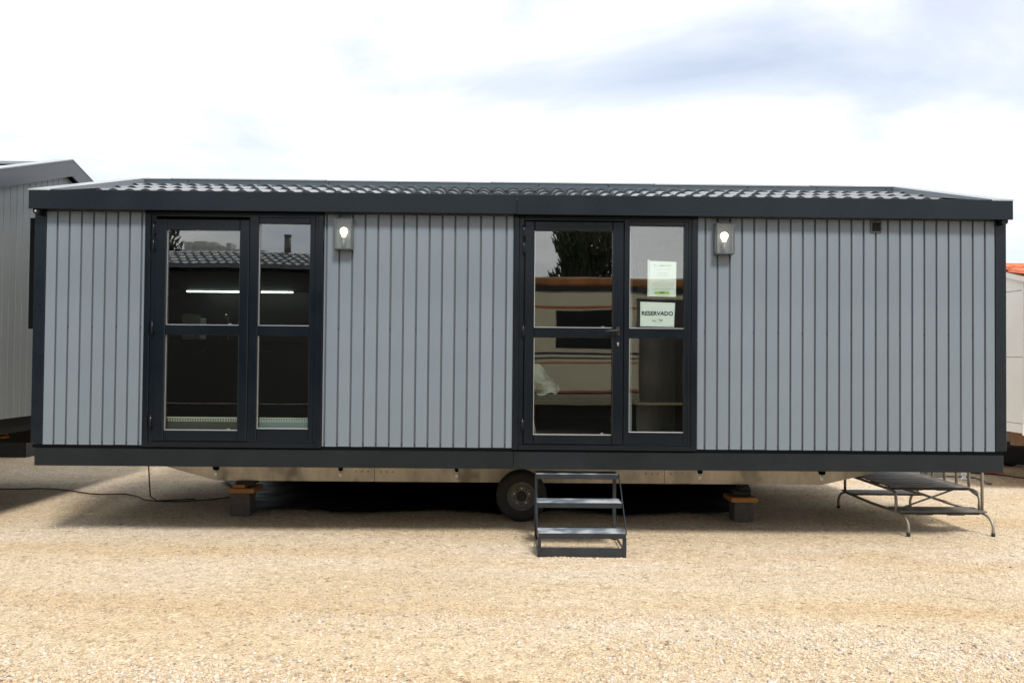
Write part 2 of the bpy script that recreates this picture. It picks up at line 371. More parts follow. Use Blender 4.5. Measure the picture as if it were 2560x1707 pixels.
# ------------------------------------------------------------------ mesh helpers
class MB:
    def __init__(self):
        self.v = []
        self.f = []
        self.smooth = []

    def add(self, vs, fs, smooth=False):
        n = len(self.v)
        self.v += [tuple(p) for p in vs]
        self.f += [tuple(i + n for i in q) for q in fs]
        self.smooth += [smooth] * len(fs)
        return self

    def box(self, x0, x1, y0, y1, z0, z1, ch=0.0):
        if ch <= 0:
            v = [(x0, y0, z0), (x1, y0, z0), (x1, y1, z0), (x0, y1, z0), (x0, y0, z1), (x1, y0, z1), (x1, y1, z1), (x0, y1, z1)]
            return self.add(v, [(0, 3, 2, 1), (4, 5, 6, 7), (0, 1, 5, 4), (1, 2, 6, 5), (2, 3, 7, 6), (3, 0, 4, 7)])
        c = min(ch, (x1 - x0) / 2.1, (y1 - y0) / 2.1, (z1 - z0) / 2.1)
        vs = []
        idx = {}
        for ix, X in enumerate((x0, x1)):
            for iy, Y in enumerate((y0, y1)):
                for iz, Z in enumerate((z0, z1)):
                    sx, sy, sz = (1 if ix == 0 else -1), (1 if iy == 0 else -1), (1 if iz == 0 else -1)
                    for a, p in (('x', (X, Y + sy * c, Z + sz * c)), ('y', (X + sx * c, Y, Z + sz * c)), ('z', (X + sx * c, Y + sy * c, Z))):
                        idx[(ix, iy, iz, a)] = len(vs)
                        vs.append(p)
        g = lambda *k: idx[k]
        fs = [[g(0, a, b_, 'x') for a, b_ in ((0, 0), (0, 1), (1, 1), (1, 0))], [g(1, a, b_, 'x') for a, b_ in ((0, 0), (1, 0), (1, 1), (0, 1))],
              [g(a, 0, b_, 'y') for a, b_ in ((0, 0), (1, 0), (1, 1), (0, 1))], [g(a, 1, b_, 'y') for a, b_ in ((0, 0), (0, 1), (1, 1), (1, 0))],
              [g(a, b_, 0, 'z') for a, b_ in ((0, 0), (0, 1), (1, 1), (1, 0))], [g(a, b_, 1, 'z') for a, b_ in ((0, 0), (1, 0), (1, 1), (0, 1))]]
        for i in (0, 1):
            for j in (0, 1):
                fs.append([g(i, j, 0, 'x'), g(i, j, 1, 'x'), g(i, j, 1, 'y'), g(i, j, 0, 'y')])
                fs.append([g(i, 0, j, 'x'), g(i, 1, j, 'x'), g(i, 1, j, 'z'), g(i, 0, j, 'z')])
                fs.append([g(0, i, j, 'y'), g(1, i, j, 'y'), g(1, i, j, 'z'), g(0, i, j, 'z')])
                for k in (0, 1):
                    fs.append([g(i, j, k, 'x'), g(i, j, k, 'y'), g(i, j, k, 'z')])
        # fix winding outward
        cx = Vector(((x0 + x1) / 2, (y0 + y1) / 2, (z0 + z1) / 2))
        out = []
        for q in fs:
            p = [Vector(vs[i]) for i in q]
            nrm = (p[1] - p[0]).cross(p[2] - p[0])
            mid = sum(p, Vector()) / len(p)
            out.append(q if nrm.dot(mid - cx) > 0 else q[::-1])
        return self.add(vs, out)

    def prism(self, pts, d):
        """closed polygon pts (3D) swept by vector d; polygon winding counter-clockwise seen against d"""
        n = len(pts)
        d = Vector(d)
        vs = [Vector(p) for p in pts] + [Vector(p) + d for p in pts]
        nrm = Vector()
        for i in range(n):
            nrm += Vector(pts[i]).cross(Vector(pts[(i + 1) % n]))
        fs = [list(range(n)), [n + i for i in range(n)][::-1]] + [[i, i + n, (i + 1) % n + n, (i + 1) % n] for i in range(n)]
        if nrm.dot(d) > 0:
            fs = [q[::-1] for q in fs]
        return self.add(vs, fs)

    def cyl(self, p0, p1, r0, n=12, r1=None, caps=True):
        p0, p1 = Vector(p0), Vector(p1)
        r1 = r0 if r1 is None else r1
        d = (p1 - p0).normalized()
        a = d.orthogonal().normalized()
        b = d.cross(a)
        vs = []
        for p, r in ((p0, r0), (p1, r1)):
            for i in range(n):
                t = 2 * math.pi * i / n
                vs.append(p + (a * math.cos(t) + b * math.sin(t)) * r)
        self.add(vs, [(i, (i + 1) % n, (i + 1) % n + n, i + n) for i in range(n)], True)
        if caps:
            k = len(self.v) - 2 * n
            self.f += [tuple(k + i for i in range(n))[::-1], tuple(k + n + i for i in range(n))]
            self.smooth += [False, False]
        return self

    def tube(self, path, r, n=8):
        path = [Vector(p) for p in path]
        rings = []
        prev = None
        for i, p in enumerate(path):
            d = (path[min(i + 1, len(path) - 1)] - path[max(i - 1, 0)]).normalized()
            if prev is None:
                a = d.orthogonal().normalized()
            else:
                a = (prev - d * prev.dot(d)).normalized()
            prev = a
            b = d.cross(a)
            rings.append([p + (a * math.cos(2 * math.pi * k / n) + b * math.sin(2 * math.pi * k / n)) * r for k in range(n)])
        vs = [q for rg in rings for q in rg]
        fs = [(i * n + k, i * n + (k + 1) % n, (i + 1) * n + (k + 1) % n, (i + 1) * n + k) for i in range(len(path) - 1) for k in range(n)]
        self.add(vs, fs, True)
        base = len(self.v) - len(vs)
        self.f += [tuple(base + k for k in range(n))[::-1], tuple(base + (len(path) - 1) * n + k for k in range(n))]
        self.smooth += [False, False]
        return self

    def lathe(self, prof, centre, axis='z', n=24, caps=True):
        """prof: list of (radius, height) along the axis"""
        vs = []
        for r, h in prof:
            for i in range(n):
                t = 2 * math.pi * i / n
                c, s = r * math.cos(t), r * math.sin(t)
                q = (c, s, h) if axis == 'z' else ((c, h, -s) if axis == 'y' else (h, c, s))
                vs.append((q[0] + centre[0], q[1] + centre[1], q[2] + centre[2]))
        fs = [(i * n + k, i * n + (k + 1) % n, (i + 1) * n + (k + 1) % n, (i + 1) * n + k) for i in range(len(prof) - 1) for k in range(n)]
        self.add(vs, fs, True)
        base = len(self.v) - len(vs)
        if caps and prof[0][0] > 1e-4:
            self.f.append(tuple(base + k for k in range(n))[::-1]); self.smooth.append(False)
        if caps and prof[-1][0] > 1e-4:
            self.f.append(tuple(base + (len(prof) - 1) * n + k for k in range(n))); self.smooth.append(False)
        return self

    def mesh(self, name, org=(0, 0, 0)):
        me = bpy.data.meshes.new(name)
        o = Vector(org)
        me.from_pydata([tuple(Vector(p) - o) for p in self.v], [], self.f)
        me.polygons.foreach_set('use_smooth', self.smooth)
        me.update()
        return me


WORLD_LOC = {}


def wl(o):
    return WORLD_LOC.get(o.name, Vector((0, 0, 0))) if o else Vector((0, 0, 0))


def thing(name, label, cat, loc=(0, 0, 0), group=None):
    o = bpy.data.objects.new(name, None)
    o.empty_display_size = 0.2
    COL.objects.link(o)
    o.location = loc
    WORLD_LOC[o.name] = Vector(loc)
    o['label'] = label
    o['category'] = cat
    if group:
        o['group'] = group
    return o


def obj(name, mb, material, parent=None, org=None, label=None):
    """mb built in world coordinates -> one mesh object; origin at org (world) or the parent's origin"""
    o_w = Vector(org) if org is not None else wl(parent)
    me = mb.mesh(name, o_w)
    me.materials.append(M[material] if isinstance(material, str) else material)
    o = bpy.data.objects.new(name, me)
    COL.objects.link(o)
    o.parent = parent
    o.location = o_w - wl(parent)
    WORLD_LOC[o.name] = o_w
    if label:
        o['label'] = label
    return o


def tag(o, label, cat, group=None):
    o['label'] = label
    o['category'] = cat
    if group:
        o['group'] = group
    return o


def struct(o):
    o['kind'] = 'structure'
    return o


def inst(name, me, parent, world_loc, rot=None):
    o = bpy.data.objects.new(name, me)
    COL.objects.link(o)
    o.parent = parent
    o.location = Vector(world_loc) - wl(parent)
    if rot:
        o.rotation_euler = rot
    WORLD_LOC[o.name] = Vector(world_loc)
    return o


def copy_tree(o, delta, parent=None):
    c = o.copy()
    COL.objects.link(c)
    c.parent = parent
    if parent is None:
        c.location = o.location + Vector(delta)
    for ch in o.children:
        copy_tree(ch, delta, c)
    return c


# ------------------------------------------------------------------ ground
def hgt(x, y):
    return 0.004 * np.sin(1.3 * x + 0.6 * y + 0.4) + 0.003 * np.sin(2.9 * y - 0.8 * x) + 0.002 * np.sin(5.1 * x + 2.7 * y + 1.0) - 0.003


def axis_pts(lo, hi, step, far):
    core = list(np.arange(lo, hi + 1e-6, step))
    a = [lo - far, lo - far * 0.3, lo - far * 0.1, lo - far * 0.03, lo - 4, lo - 1.5]
    b = [hi + 1.5, hi + 4, hi + far * 0.03, hi + far * 0.1, hi + far * 0.3, hi + far]
    return np.array(sorted(a) + core + sorted(b))


gx, gy = axis_pts(-10, 11, 0.15, 400), axis_pts(-8, 9, 0.15, 400)
GX, GY = np.meshgrid(gx, gy)
GZ = hgt(GX, GY)
GZ[(np.abs(GX) > 14) | (np.abs(GY) > 14)] = 0
verts = np.stack([GX, GY, GZ], -1).reshape(-1, 3)
nx, ny = len(gx), len(gy)
faces = [(j * nx + i, j * nx + i + 1, (j + 1) * nx + i + 1, (j + 1) * nx + i) for j in range(ny - 1) for i in range(nx - 1)]
me = bpy.data.meshes.new('ground')
me.from_pydata(verts.tolist(), [], faces)
me.polygons.foreach_set('use_smooth', [True] * len(faces))
me.materials.append(M['ground'])
g = bpy.data.objects.new('ground', me)
COL.objects.link(g)
struct(g)

# ------------------------------------------------------------------ the mobile home
XL, XR, YB = -4.413, 4.773, 4.0
home = thing('mobile_home', 'long grey vertical-clad mobile home with anthracite trim and two glazed doors', 'mobile home', (0.18, 2.0, 0))
Z_SB, Z_ST = 0.900, 3.085        # siding bottom / top

# shell (structure behind the cladding)
LW = (-3.378, -1.700, 0.882, 3.12)   # left glazed unit opening  x0 x1 z0 z1
RW = (0.090, 1.832, 0.884, 3.12)
for x0, x1 in ((XL + .02, LW[0]), (LW[1], RW[0]), (RW[1], XR - .02)):
    obj('front_wall', MB().box(x0, x1, 0.011, 0.11, 0.875, 3.16), 'backing', home)
obj('end_wall', MB().box(XL + .02, XL + .11, 0.111, YB, 0.875, 3.10), 'backing', home)
obj('end_wall', MB().box(XR - .11, XR - .02, 0.111, YB, 0.875, 3.10), 'backing', home)
obj('back_wall', MB().box(XL + .111, XR - .111, YB - .1, YB, 0.875, 3.10), 'backing', home)
obj('floor_deck', MB().box(XL + .03, XR - .03, 0.03, YB - .001, 0.74, 0.872), 'ndark', home)
obj('interior_floor', MB().box(XL + .112, XR - .112, 0.112, YB - .102, 0.874, 0.89), 'floorin', home)
obj('ceiling', MB().box(XL + .112, XR - .112, 0.112, YB - .102, 3.102, 3.15), 'wallin', home)
obj('inner_lining', MB().box(XL + .112, XR - .112, YB - .13, YB - .102, 0.891, 3.10), 'wallin', home)
obj('partition_wall', MB().box(-0.35, -0.28, 0.115, YB - .135, 0.891, 3.10), 'wallin', home)
obj('partition_wall', MB().box(1.95, 2.02, 0.115, YB - .135, 0.891, 3.10), 'wallbrown', home)

# gable triangles of the shell
for x0, x1 in ((XL + .03, XL + .1), (XR - .1, XR - .03)):
    obj('gable', MB().prism([(x0, 0.06, 3.101), (x0, YB - .02, 3.101), (x0, 2.0, 3.62)], (x1 - x0, 0, 0)), 'anth', home)


# siding boards, each one a piece
def board_run(edges, z0=Z_SB, z1=Z_ST):
    for i in range(len(edges) - 1):
        a, c = edges[i] + 0.0080, edges[i + 1] - 0.0080
        if i == 0:
            a = edges[i] + 0.001
        if i == len(edges) - 2:
            c = edges[i + 1] - 0.001
        k = 0.0035
        pts = [(a, 0.0, z0), (a + k, -0.004, z0), (c - k, -0.004, z0), (c, 0.0, z0), (c, 0.0108, z0), (a, 0.0108, z0)]
        dz = rnd.uniform(-0.0015, 0.0015)
        bb = MB().prism([(x, y + rnd.uniform(-.0004, .0004) * 0, z + dz) for x, y, z in pts], (0, 0, z1 - z0))
        obj('siding_board', bb, 'board', home, org=((a + c) / 2, 0, z0))


def lin(a, c, n):
    return [a + (c - a) * i / n for i in range(n + 1)]


EL = [-4.306] + lin(-4.204, -3.412, 7) + [-3.379]
EM = [-1.699] + lin(-1.676, 0.021, 14) + [0.089]
ER = [1.833] + lin(1.907, 4.573, 23) + [4.668]
for ed in (EL, EM, ER):
    board_run(ed)

# small screws in the grooves
sc_me = MB().cyl((0, 0.002, 0), (0, 0.0112, 0), 0.005, 6).mesh('screw')
sc_me.materials.append(M['black'])
for ed, off in ((EL, 2), (EM, 2), (ER, 1)):
    for i in range(off, len(ed) - 1, 2):
        inst('screw', sc_me, home, (ed[i], 0, 2.005))
    for i in range(1, len(ed) - 1):
        inst('screw', sc_me, home, (ed[i], 0, 0.925))

# corner posts, skirt, fascia, soffit
obj('corner_post', MB().box(XL, -4.307, -0.012, 0.10, 0.905, 3.12, 0.004), 'anth', home)
obj('corner_post', MB().box(4.669, XR, -0.012, 0.10, 0.905, 3.12, 0.004), 'anth', home)
sk = obj('skirt_board', MB().box(-4.382, 0.105, 0.004, 0.028, 0.700, 0.868, 0.003), 'skirt', home)
sk2 = obj('skirt_board', MB().box(0.107, 4.752, 0.004, 0.028, 0.700, 0.868, 0.003), 'skirt', home)
obj('side_skirt', MB().box(-4.380, -4.356, 0.03, YB, 0.702, 0.868), 'skirt', home)
obj('side_skirt', MB().box(4.726, 4.750, 0.03, YB, 0.702, 0.868), 'skirt', home)
riv = MB().lathe([(0.0, -0.0035), (0.0055, -0.002), (0.0065, 0)], (0, 0, 0), 'y', 8).mesh('rivet')
riv.materials.append(M['skirt'])
x = -4.2
while x < 4.75:
    for z in (0.725, 0.838):
        inst('rivet', riv, sk if x < 0.1 else sk2, (x, 0.004, z))
    x += 0.336
obj('sill_strip', MB().box(-4.40, 4.76, 0.0, 0.05, 0.870, 0.8975), 'soffit', home)
obj('fascia', MB().box(XL, 0.115, -0.12, -0.10, 3.088, 3.268, 0.003), 'anth', home)
obj('fascia', MB().box(0.117, XR, -0.1215, -0.10, 3.084, 3.268, 0.003), 'anth', home)
obj('side_fascia', MB().prism([(XL, -0.0995, 3.09), (XL, 2.0, 3.66), (XL, 2.0, 3.80), (XL, -0.0995, 3.262)], (0.02, 0, 0)), 'anth', home)
obj('side_fascia', MB().prism([(XR - .02, -0.0995, 3.09), (XR - .02, 2.0, 3.66), (XR - .02, 2.0, 3.80), (XR - .02, -0.0995, 3.262)], (0.02, 0, 0)), 'anth', home)
obj('soffit', MB().box(XL + .021, XR - .021, -0.099, 0.0105, 3.105, 3.125), 'soffit', home)
for x in (XL + .055, XR - .06):
    br = MB().cyl((x, -0.02, 3.07), (x, -0.095, 3.07), 0.028, 14).box(x - .03, x + .03, -0.09, -0.02, 3.075, 3.104)
    o = obj('corner_bracket', br, 'anth', home)
    if x < 0:
        obj('bolt', MB().lathe([(0.0, -0.012), (0.008, -0.010), (0.011, 0)], (x, -0.095, 3.07), 'y', 10), 'steel', o)
obj('side_shutter', MB().box(XL - .085, XL - .001, 0.06, 0.12, 1.98, 3.03, 0.004), 'soffit', home)

# roof -------------------------------------------------------------------------------------------------
SL = 0.272                                  # slope of the tile plane
ang = math.atan(SL)
Z_EAVE = 3.165                              # tile plane height at y = -0.08


def tile_plane(y):
    return Z_EAVE + (y + 0.08) * SL


deck = MB().prism([(XL + .03, -0.095, Z_EAVE - .035), (XL + .03, 2.0, tile_plane(2.0) - .03), (XL + .03, 2.0, tile_plane(2.0) - .012), (XL + .03, -0.095, Z_EAVE - .017)], (XR - XL - .06, 0, 0))
deck.prism([(XL + .03, 2.001, tile_plane(2.0) - .03), (XL + .03, 4.12, Z_EAVE - .035), (XL + .03, 4.12, Z_EAVE), (XL + .03, 2.001, tile_plane(2.0))], (XR - XL - .06, 0, 0))
roof = obj('roof', deck, 'tile', home)
TW, TL = 0.1655, 0.436


def tile_mesh():
    mb = MB()
    prof = []
    for i in range(9):                      # barrel
        t = math.pi * i / 8
        prof.append((-0.068 * math.cos(t), 0.056 * math.sin(t)))
    prof = [(-TW / 2, 0.0), (-0.074, -0.001)] + prof + [(0.074, -0.001), (TW / 2, 0.0)]
    n = len(prof)
    lift = 0.021
    vs = []
    for (y, dz) in ((0.0, lift), (TL + 0.03, 0.002)):
        vs += [(px, y, pz + dz) for px, pz in prof]
    vs += [(px, 0.002, pz * 0.93 + lift - 0.022) for px, pz in prof]       # thickness of the lower lip
    fs = [(i, i + 1, n + i + 1, n + i) for i in range(n - 1)]
    mb.add(vs, fs, True)
    k = 0
    mb.add([vs[i] for i in range(n)] + [vs[2 * n + i] for i in range(n)], [(i + 1, i, n + i, n + i + 1) for i in range(n - 1)], False)
    me_ = mb.mesh('tile')
    me_.materials.append(M['tile'])
    return me_


tm = tile_mesh()
NT = 54
x_first = (XL + XR) / 2 - (NT - 1) / 2 * TW
for r_ in range(5):
    for c_ in range(NT):
        yy = -0.085 + r_ * TL * math.cos(ang)
        inst('tile', tm, roof, (x_first + c_ * TW, yy + rnd.uniform(-.003, .003), tile_plane(yy) - 0.010 + rnd.uniform(-.0015, .0015)), (ang, 0, 0))
ZR = 3.755
rc = MB()
cuts = [-4.22, -3.9, -2.1, -0.16, 1.75, 3.6, 4.60]
for i in range(len(cuts) - 1):
    a, c = cuts[i], cuts[i + 1] + (0.012 if i < len(cuts) - 2 else 0)
    dz = 0.003 * (i % 2)
    rc = MB().prism([(a, 1.86, ZR + .036 + dz), (a, 2.0, ZR + .062 + dz), (a, 2.14, ZR + .036 + dz), (a, 2.14, ZR + .048 + dz), (a, 2.0, ZR + .074 + dz), (a, 1.86, ZR + .050 + dz)], (c - a, 0, 0))
    o = obj('ridge_cap', rc, 'trim', roof)
obj('ridge_flashing', MB().prism([(-4.21, 1.868, ZR - .05), (-4.21, 1.868, ZR + .034), (-4.21, 2.0, ZR + .058), (-4.21, 2.132, ZR + .034), (-4.21, 2.132, ZR - .05)], (8.80, 0, 0)), 'flash', roof)
for k in range(11):
    inst('ridge_screw', riv, roof, (-3.7 + 0.82 * k, 1.859, ZR + .02))
for x0, x1 in ((XL - .004, XL + .20), (XR - .20, XR + .004)):
    s0, s1 = 3.272, 3.838
    obj('rake_trim', MB().prism([(x0, -0.123, s0 - .012), (x0, 2.0, s1 - .10), (x0, 4.12, s0 - .10), (x0, 4.12, s0), (x0, 2.0, s1), (x0, -0.123, s0)], (x1 - x0, 0, 0)), 'trim', roof)


# glazed units -----------------------------------------------------------------------------------------
def ring(mb, x0, x1, z0, z1, w, y0, y1, wt=None, wb=None, wr=None, ch=0.003):
    wt = w if wt is None else wt; wb = w if wb is None else wb; wr = w if wr is None else wr
    mb.box(x0, x0 + w, y0, y1, z0, z1, ch)
    mb.box(x1 - wr, x1, y0, y1, z0, z1, ch)
    mb.box(x0 + w, x1 - wr, y0 + .0006, y1 - .0006, z1 - wt, z1, ch)
    mb.box(x0 + w, x1 - wr, y0 + .0006, y1 - .0006, z0, z0 + wb, ch)


def glazed(cfg):
    c = cfg
    fr = MB()
    # casing, proud of the boards
    ring(fr, c['cas'][0], c['cas'][1], c['zb'], 3.122, 0.052, -0.020, 0.10, wt=0.050, wb=0.045)
    # inner frame
    ring(fr, c['cas'][0] + .0525, c['cas'][1] - .0525, c['zb'] + .0455, 3.0715, 0.045, -0.006, 0.09, wt=0.024, wb=0.02, wr=0.028)
    # rebate behind the opening leaf
    l0, l1, lz0, lz1 = c['leaf']
    ring(fr, c['cas'][0] + .05, l1 + .03, c['zb'] + .05, 3.078, l0 + .02 - (c['cas'][0] + .05), 0.0765, 0.0985, wt=3.078 - (lz1 - .02), wb=lz0 + .02 - (c['zb'] + .05), wr=0.045)
    # mullion + fixed side frame
    fx0, fx1, fz0, fz1 = c['fix']
    fr.box(c['leaf'][1] + .004, fx0, -0.012, 0.09, c['zb'] + .046, 3.070, 0.004)
    fr.box(fx1, c['cas'][1] - .081, -0.003, 0.09, c['zb'] + .066, 3.046, 0.003)
    fr.box(fx0 + .0005, fx1 - .0005, -0.003, 0.09, fz1, 3.046, 0.003)
    fr.box(fx0 + .0005, fx1 - .0005, -0.003, 0.09, c['zb'] + .066, fz0, 0.003)
    fr.box(fx0 + .0005, fx1 - .0005, -0.002, 0.088, c['mid'][0], c['mid'][1], 0.003)
    frame = obj('glazed_door', fr, 'frame', home, label=c['label'])
    l0, l1, lz0, lz1 = c['leaf']
    g0, g1, gz0, gz1 = c['lg']
    lf = MB()
    lf.box(l0, g0, -0.016, 0.075, lz0, lz1, 0.006)
    lf.box(g1, l1, -0.016, 0.075, lz0, lz1, 0.006)
    lf.box(g0 + .0005, g1 - .0005, -0.0145, 0.074, gz1, lz1 - .001, 0.006)
    lf.box(g0 + .0005, g1 - .0005, -0.0145, 0.074, lz0 + .001, gz0, 0.006)
    lf.box(g0 + .0005, g1 - .0005, -0.0135, 0.073, c['mid'][0], c['mid'][1], 0.005)
    obj('door_leaf', lf, 'frame', frame)
    for (a, b_, z0, z1) in ((g0, g1, gz0, c['mid'][0]), (g0, g1, c['mid'][1], gz1), (fx0, fx1, fz0, c['mid'][0]), (fx0, fx1, c['mid'][1], fz1)):
        # a hair of tilt per pane, as real glazing has
        t1, t2 = rnd.uniform(-.0010, .0010), rnd.uniform(-.0010, .0010)
        y0, y1 = 0.020, 0.026
        vs = [(a, y0 - t1, z0), (b_, y0 + t1, z0), (b_, y1 + t1, z0), (a, y1 - t1, z0), (a, y0 - t1 + t2, z1), (b_, y0 + t1 + t2, z1), (b_, y1 + t1 + t2, z1), (a, y1 - t1 + t2, z1)]
        obj('pane', MB().add(vs, [(0, 3, 2, 1), (4, 5, 6, 7), (0, 1, 5, 4), (1, 2, 6, 5), (2, 3, 7, 6), (3, 0, 4, 7)]), 'glass', frame)
        sp = MB()
        sp.box(a + .001, b_ - .001, 0.004, 0.018, z0 + .001, z0 + .009, 0.002)
        sp.box(a + .001, a + .007, 0.008, 0.018, z0 + .010, z1 - .001)
        obj('glazing_bead', sp, 'alu', frame)
    for z in c['hinges']:
        h = MB().cyl((l0 - .012, -0.028, z - .062), (l0 - .012, -0.028, z + .062), 0.009, 10)
        h.box(l0 - .03, l0 + .02, -0.021, -0.017, z - .045, z + .045)
        obj('hinge', h, 'frame', frame)
    return frame


left_door = glazed(dict(cas=(-3.376, -1.702), zb=0.884, leaf=(-3.279, -2.402, 0.938, 3.024), lg=(-3.178, -2.490, 1.037, 2.922), fix=(-2.312, -1.831, 1.056, 2.990),
                        mid=(1.934, 2.024), hinges=(2.93, 2.78, 2.0, 1.12), label='left glazed door with a dark kitchen behind it'))
right_door = glazed(dict(cas=(0.092, 1.830), zb=0.884, leaf=(0.197, 1.132, 0.935, 3.040), lg=(0.287, 1.028, 1.021, 2.954), fix=(1.189, 1.708, 1.050, 3.008),
                         mid=(1.942, 2.032), hinges=(2.94, 2.79, 2.0, 1.12), label='right glazed entrance door with lever handle'))
h = MB().cyl((1.080, -0.016, 2.008), (1.080, -0.062, 2.008), 0.011, 12)
h.tube([(1.088, -0.058, 2.010), (1.06, -0.062, 2.010), (1.00, -0.060, 2.007), (0.955, -0.058, 2.003)], 0.0095, 10)
h.box(1.062, 1.098, -0.022, -0.016, 1.965, 2.045, 0.004)
obj('door_handle', h, 'black', right_door)
h = MB().cyl((1.080, -0.024, 1.893), (1.080, -0.016, 1.893), 0.017, 14)
lockp = obj('lock_rosette', h, 'black', right_door)
h = MB().cyl((1.080, -0.0275, 1.890), (1.080, -0.0235, 1.890), 0.0085, 10).box(1.076, 1.084, -0.0272, -0.0235, 1.866, 1.886)
obj('lock_cylinder', h, 'alu', right_door)
for fr_, xs in ((left_door, (-2.58, 1.045, 2.032)), (right_door, (0.94, 1.030, 2.040))):
    for z in xs[1:]:
        h = MB().tube([(xs[0] - .014, 0.018, z + .002), (xs[0] - .008, 0.016, z + .011), (xs[0] + .008, 0.016, z + .011), (xs[0] + .014, 0.018, z + .002)], 0.002, 6)
        obj('clip', h, 'alu', fr_)

# vent
v = MB()
ring(v, 3.478, 3.582, 2.964, 3.074, 0.012, -0.020, -0.0045)
vo = obj('vent', v, 'lampbody', home)
obj('vent_opening', MB().box(3.491, 3.569, -0.012, -0.0046, 2.977, 3.061), 'black', vo)
for k in range(5):
    z = 2.985 + k * 0.0155
    obj('vent_louvre', MB().prism([(3.4915, -0.0185, z), (3.4915, -0.0125, z + .010), (3.4915, -0.0125, z + .008), (3.4915, -0.0185, z - .002)], (.077, 0, 0)), 'black', vo)

# chassis ----------------------------------------------------------------------------------------------
BY = 1.30
prof = [(-3.95, BY, 0.738), (-3.95, BY, 0.60), (-3.13, BY, 0.378), (3.52, BY, 0.378), (4.25, BY, 0.545), (4.25, BY, 0.738)]
beam = obj('chassis_beam', MB().prism(prof, (0, 0.012, 0)).box(-3.12, 3.50, BY + .0125, BY + .07, 0.378, 0.388), 'beam', home, label='tan galvanised chassis beam with bolts and smudges')
obj('chassis_beam', MB().prism([(x, y + 1.4, z) for x, y, z in prof], (0, 0.012, 0)), 'beam', home)
for xj in (-1.400, 1.785):
    obj('splice_seam', MB().box(xj - .0025, xj + .0025, BY - .0012, BY - .0002, 0.380, 0.70), 'black', beam)
    bm = MB().lathe([(0.0, -0.010), (0.010, -0.008), (0.014, 0)], (0, 0, 0), 'y', 10).mesh('bolt')
    bm.materials.append(M['steel'])
    for dx in (-.20, -.135, -.07, .07, .135, .20):
        inst('bolt', bm, beam, (xj + dx, BY, 0.482))
for xb, w in ((-3.14, .05), (-1.777, .036), (-0.506, .028), (2.169, .04), (3.513, .055)):
    nb = MB().prism([(xb - w * 1.3, BY - .006, 0.62), (xb + w * 1.3, BY - .006, 0.62), (xb + w * .8, BY - .006, 0.490), (xb - w * .3, BY - .006, 0.490)], (0, .0055, 0))
    obj('notch_plate', nb, 'soffit', beam)
    inst('bolt', bm, beam, (xb + w * .2, BY - .004, 0.472))
    obj('bracket_tab', MB().box(xb - .012, xb + .022, BY - .004, BY - .0005, 0.43, 0.488), 'alu', beam)
obj('rear_light_block', MB().box(-3.3, 3.6, YB - .03, YB - .005, 0.0, 0.739), 'ndark', home)  # added board, keeps back light out from under the floor
wx, wy, wr_ = 0.209, 1.10, 0.272
wheel = obj('wheel', MB().lathe([(0.15, -0.075), (0.165, -0.088), (0.225, -0.092), (0.255, -0.080), (wr_, -0.055), (wr_, 0.055), (0.255, 0.08), (0.225, 0.092), (0.15, 0.08)], (wx, wy, wr_ + .002), 'y', 40, False), 'rubber', home)
obj('rim', MB().lathe([(0.055, -0.052), (0.06, -0.058), (0.112, -0.058), (0.122, -0.045), (0.134, -0.05), (0.146, -0.082), (0.153, -0.080), (0.152, 0.08)], (wx, wy, wr_ + .002), 'y', 36, False), 'rim', wheel)
obj('hub_bore', MB().cyl((wx, wy - .056, wr_ + .002), (wx, wy + .02, wr_ + .002), 0.054, 20), 'black', wheel)
for k in range(10):
    t = math.pi / 2 + 2 * math.pi * k / 10
    p = (wx + .083 * math.cos(t), wr_ + .002 + .083 * math.sin(t))
    if k % 2 == 0:
        obj('wheel_nut', MB().lathe([(0.005, -0.073), (0.009, -0.070), (0.011, -0.0575)], (p[0], wy, p[1]), 'y', 8), 'steel', wheel)
    else:
        obj('wheel_hole', MB().cyl((p[0], wy - .0595, p[1]), (p[0], wy - .0575, p[1]), 0.010, 10), 'black', wheel)
obj('axle', MB().cyl((wx, wy + .1, wr_), (wx, wy + 1.7, wr_), 0.03, 10).box(wx - .05, wx + .05, 1.32, 1.40, 0.2, 0.72), 'ndark', home)
w2 = obj('wheel', MB().lathe([(0.12, -0.07), (0.225, -0.09), (wr_, -0.055), (wr_, 0.055), (0.225, 0.09), (0.12, 0.07)], (wx, wy + 1.75, wr_ + .002), 'y', 28), 'rubber', home)


# crumpled black sheet added to deepen the shade under the middle of the home
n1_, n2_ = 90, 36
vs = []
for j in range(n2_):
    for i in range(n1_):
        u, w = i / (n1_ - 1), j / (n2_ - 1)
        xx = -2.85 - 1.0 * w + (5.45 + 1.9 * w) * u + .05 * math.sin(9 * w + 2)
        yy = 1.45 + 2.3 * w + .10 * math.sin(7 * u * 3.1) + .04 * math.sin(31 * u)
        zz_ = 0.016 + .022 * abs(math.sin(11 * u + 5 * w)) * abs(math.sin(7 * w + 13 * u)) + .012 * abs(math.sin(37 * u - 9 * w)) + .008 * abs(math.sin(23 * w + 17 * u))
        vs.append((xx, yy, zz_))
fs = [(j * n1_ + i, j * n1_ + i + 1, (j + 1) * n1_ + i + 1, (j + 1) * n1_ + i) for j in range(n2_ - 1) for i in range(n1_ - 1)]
tag(obj('shade_sheet', MB().add(vs, fs, True), 'shade_black'), 'crumpled black plastic sheet added to deepen the shade under the home', 'plastic sheet')


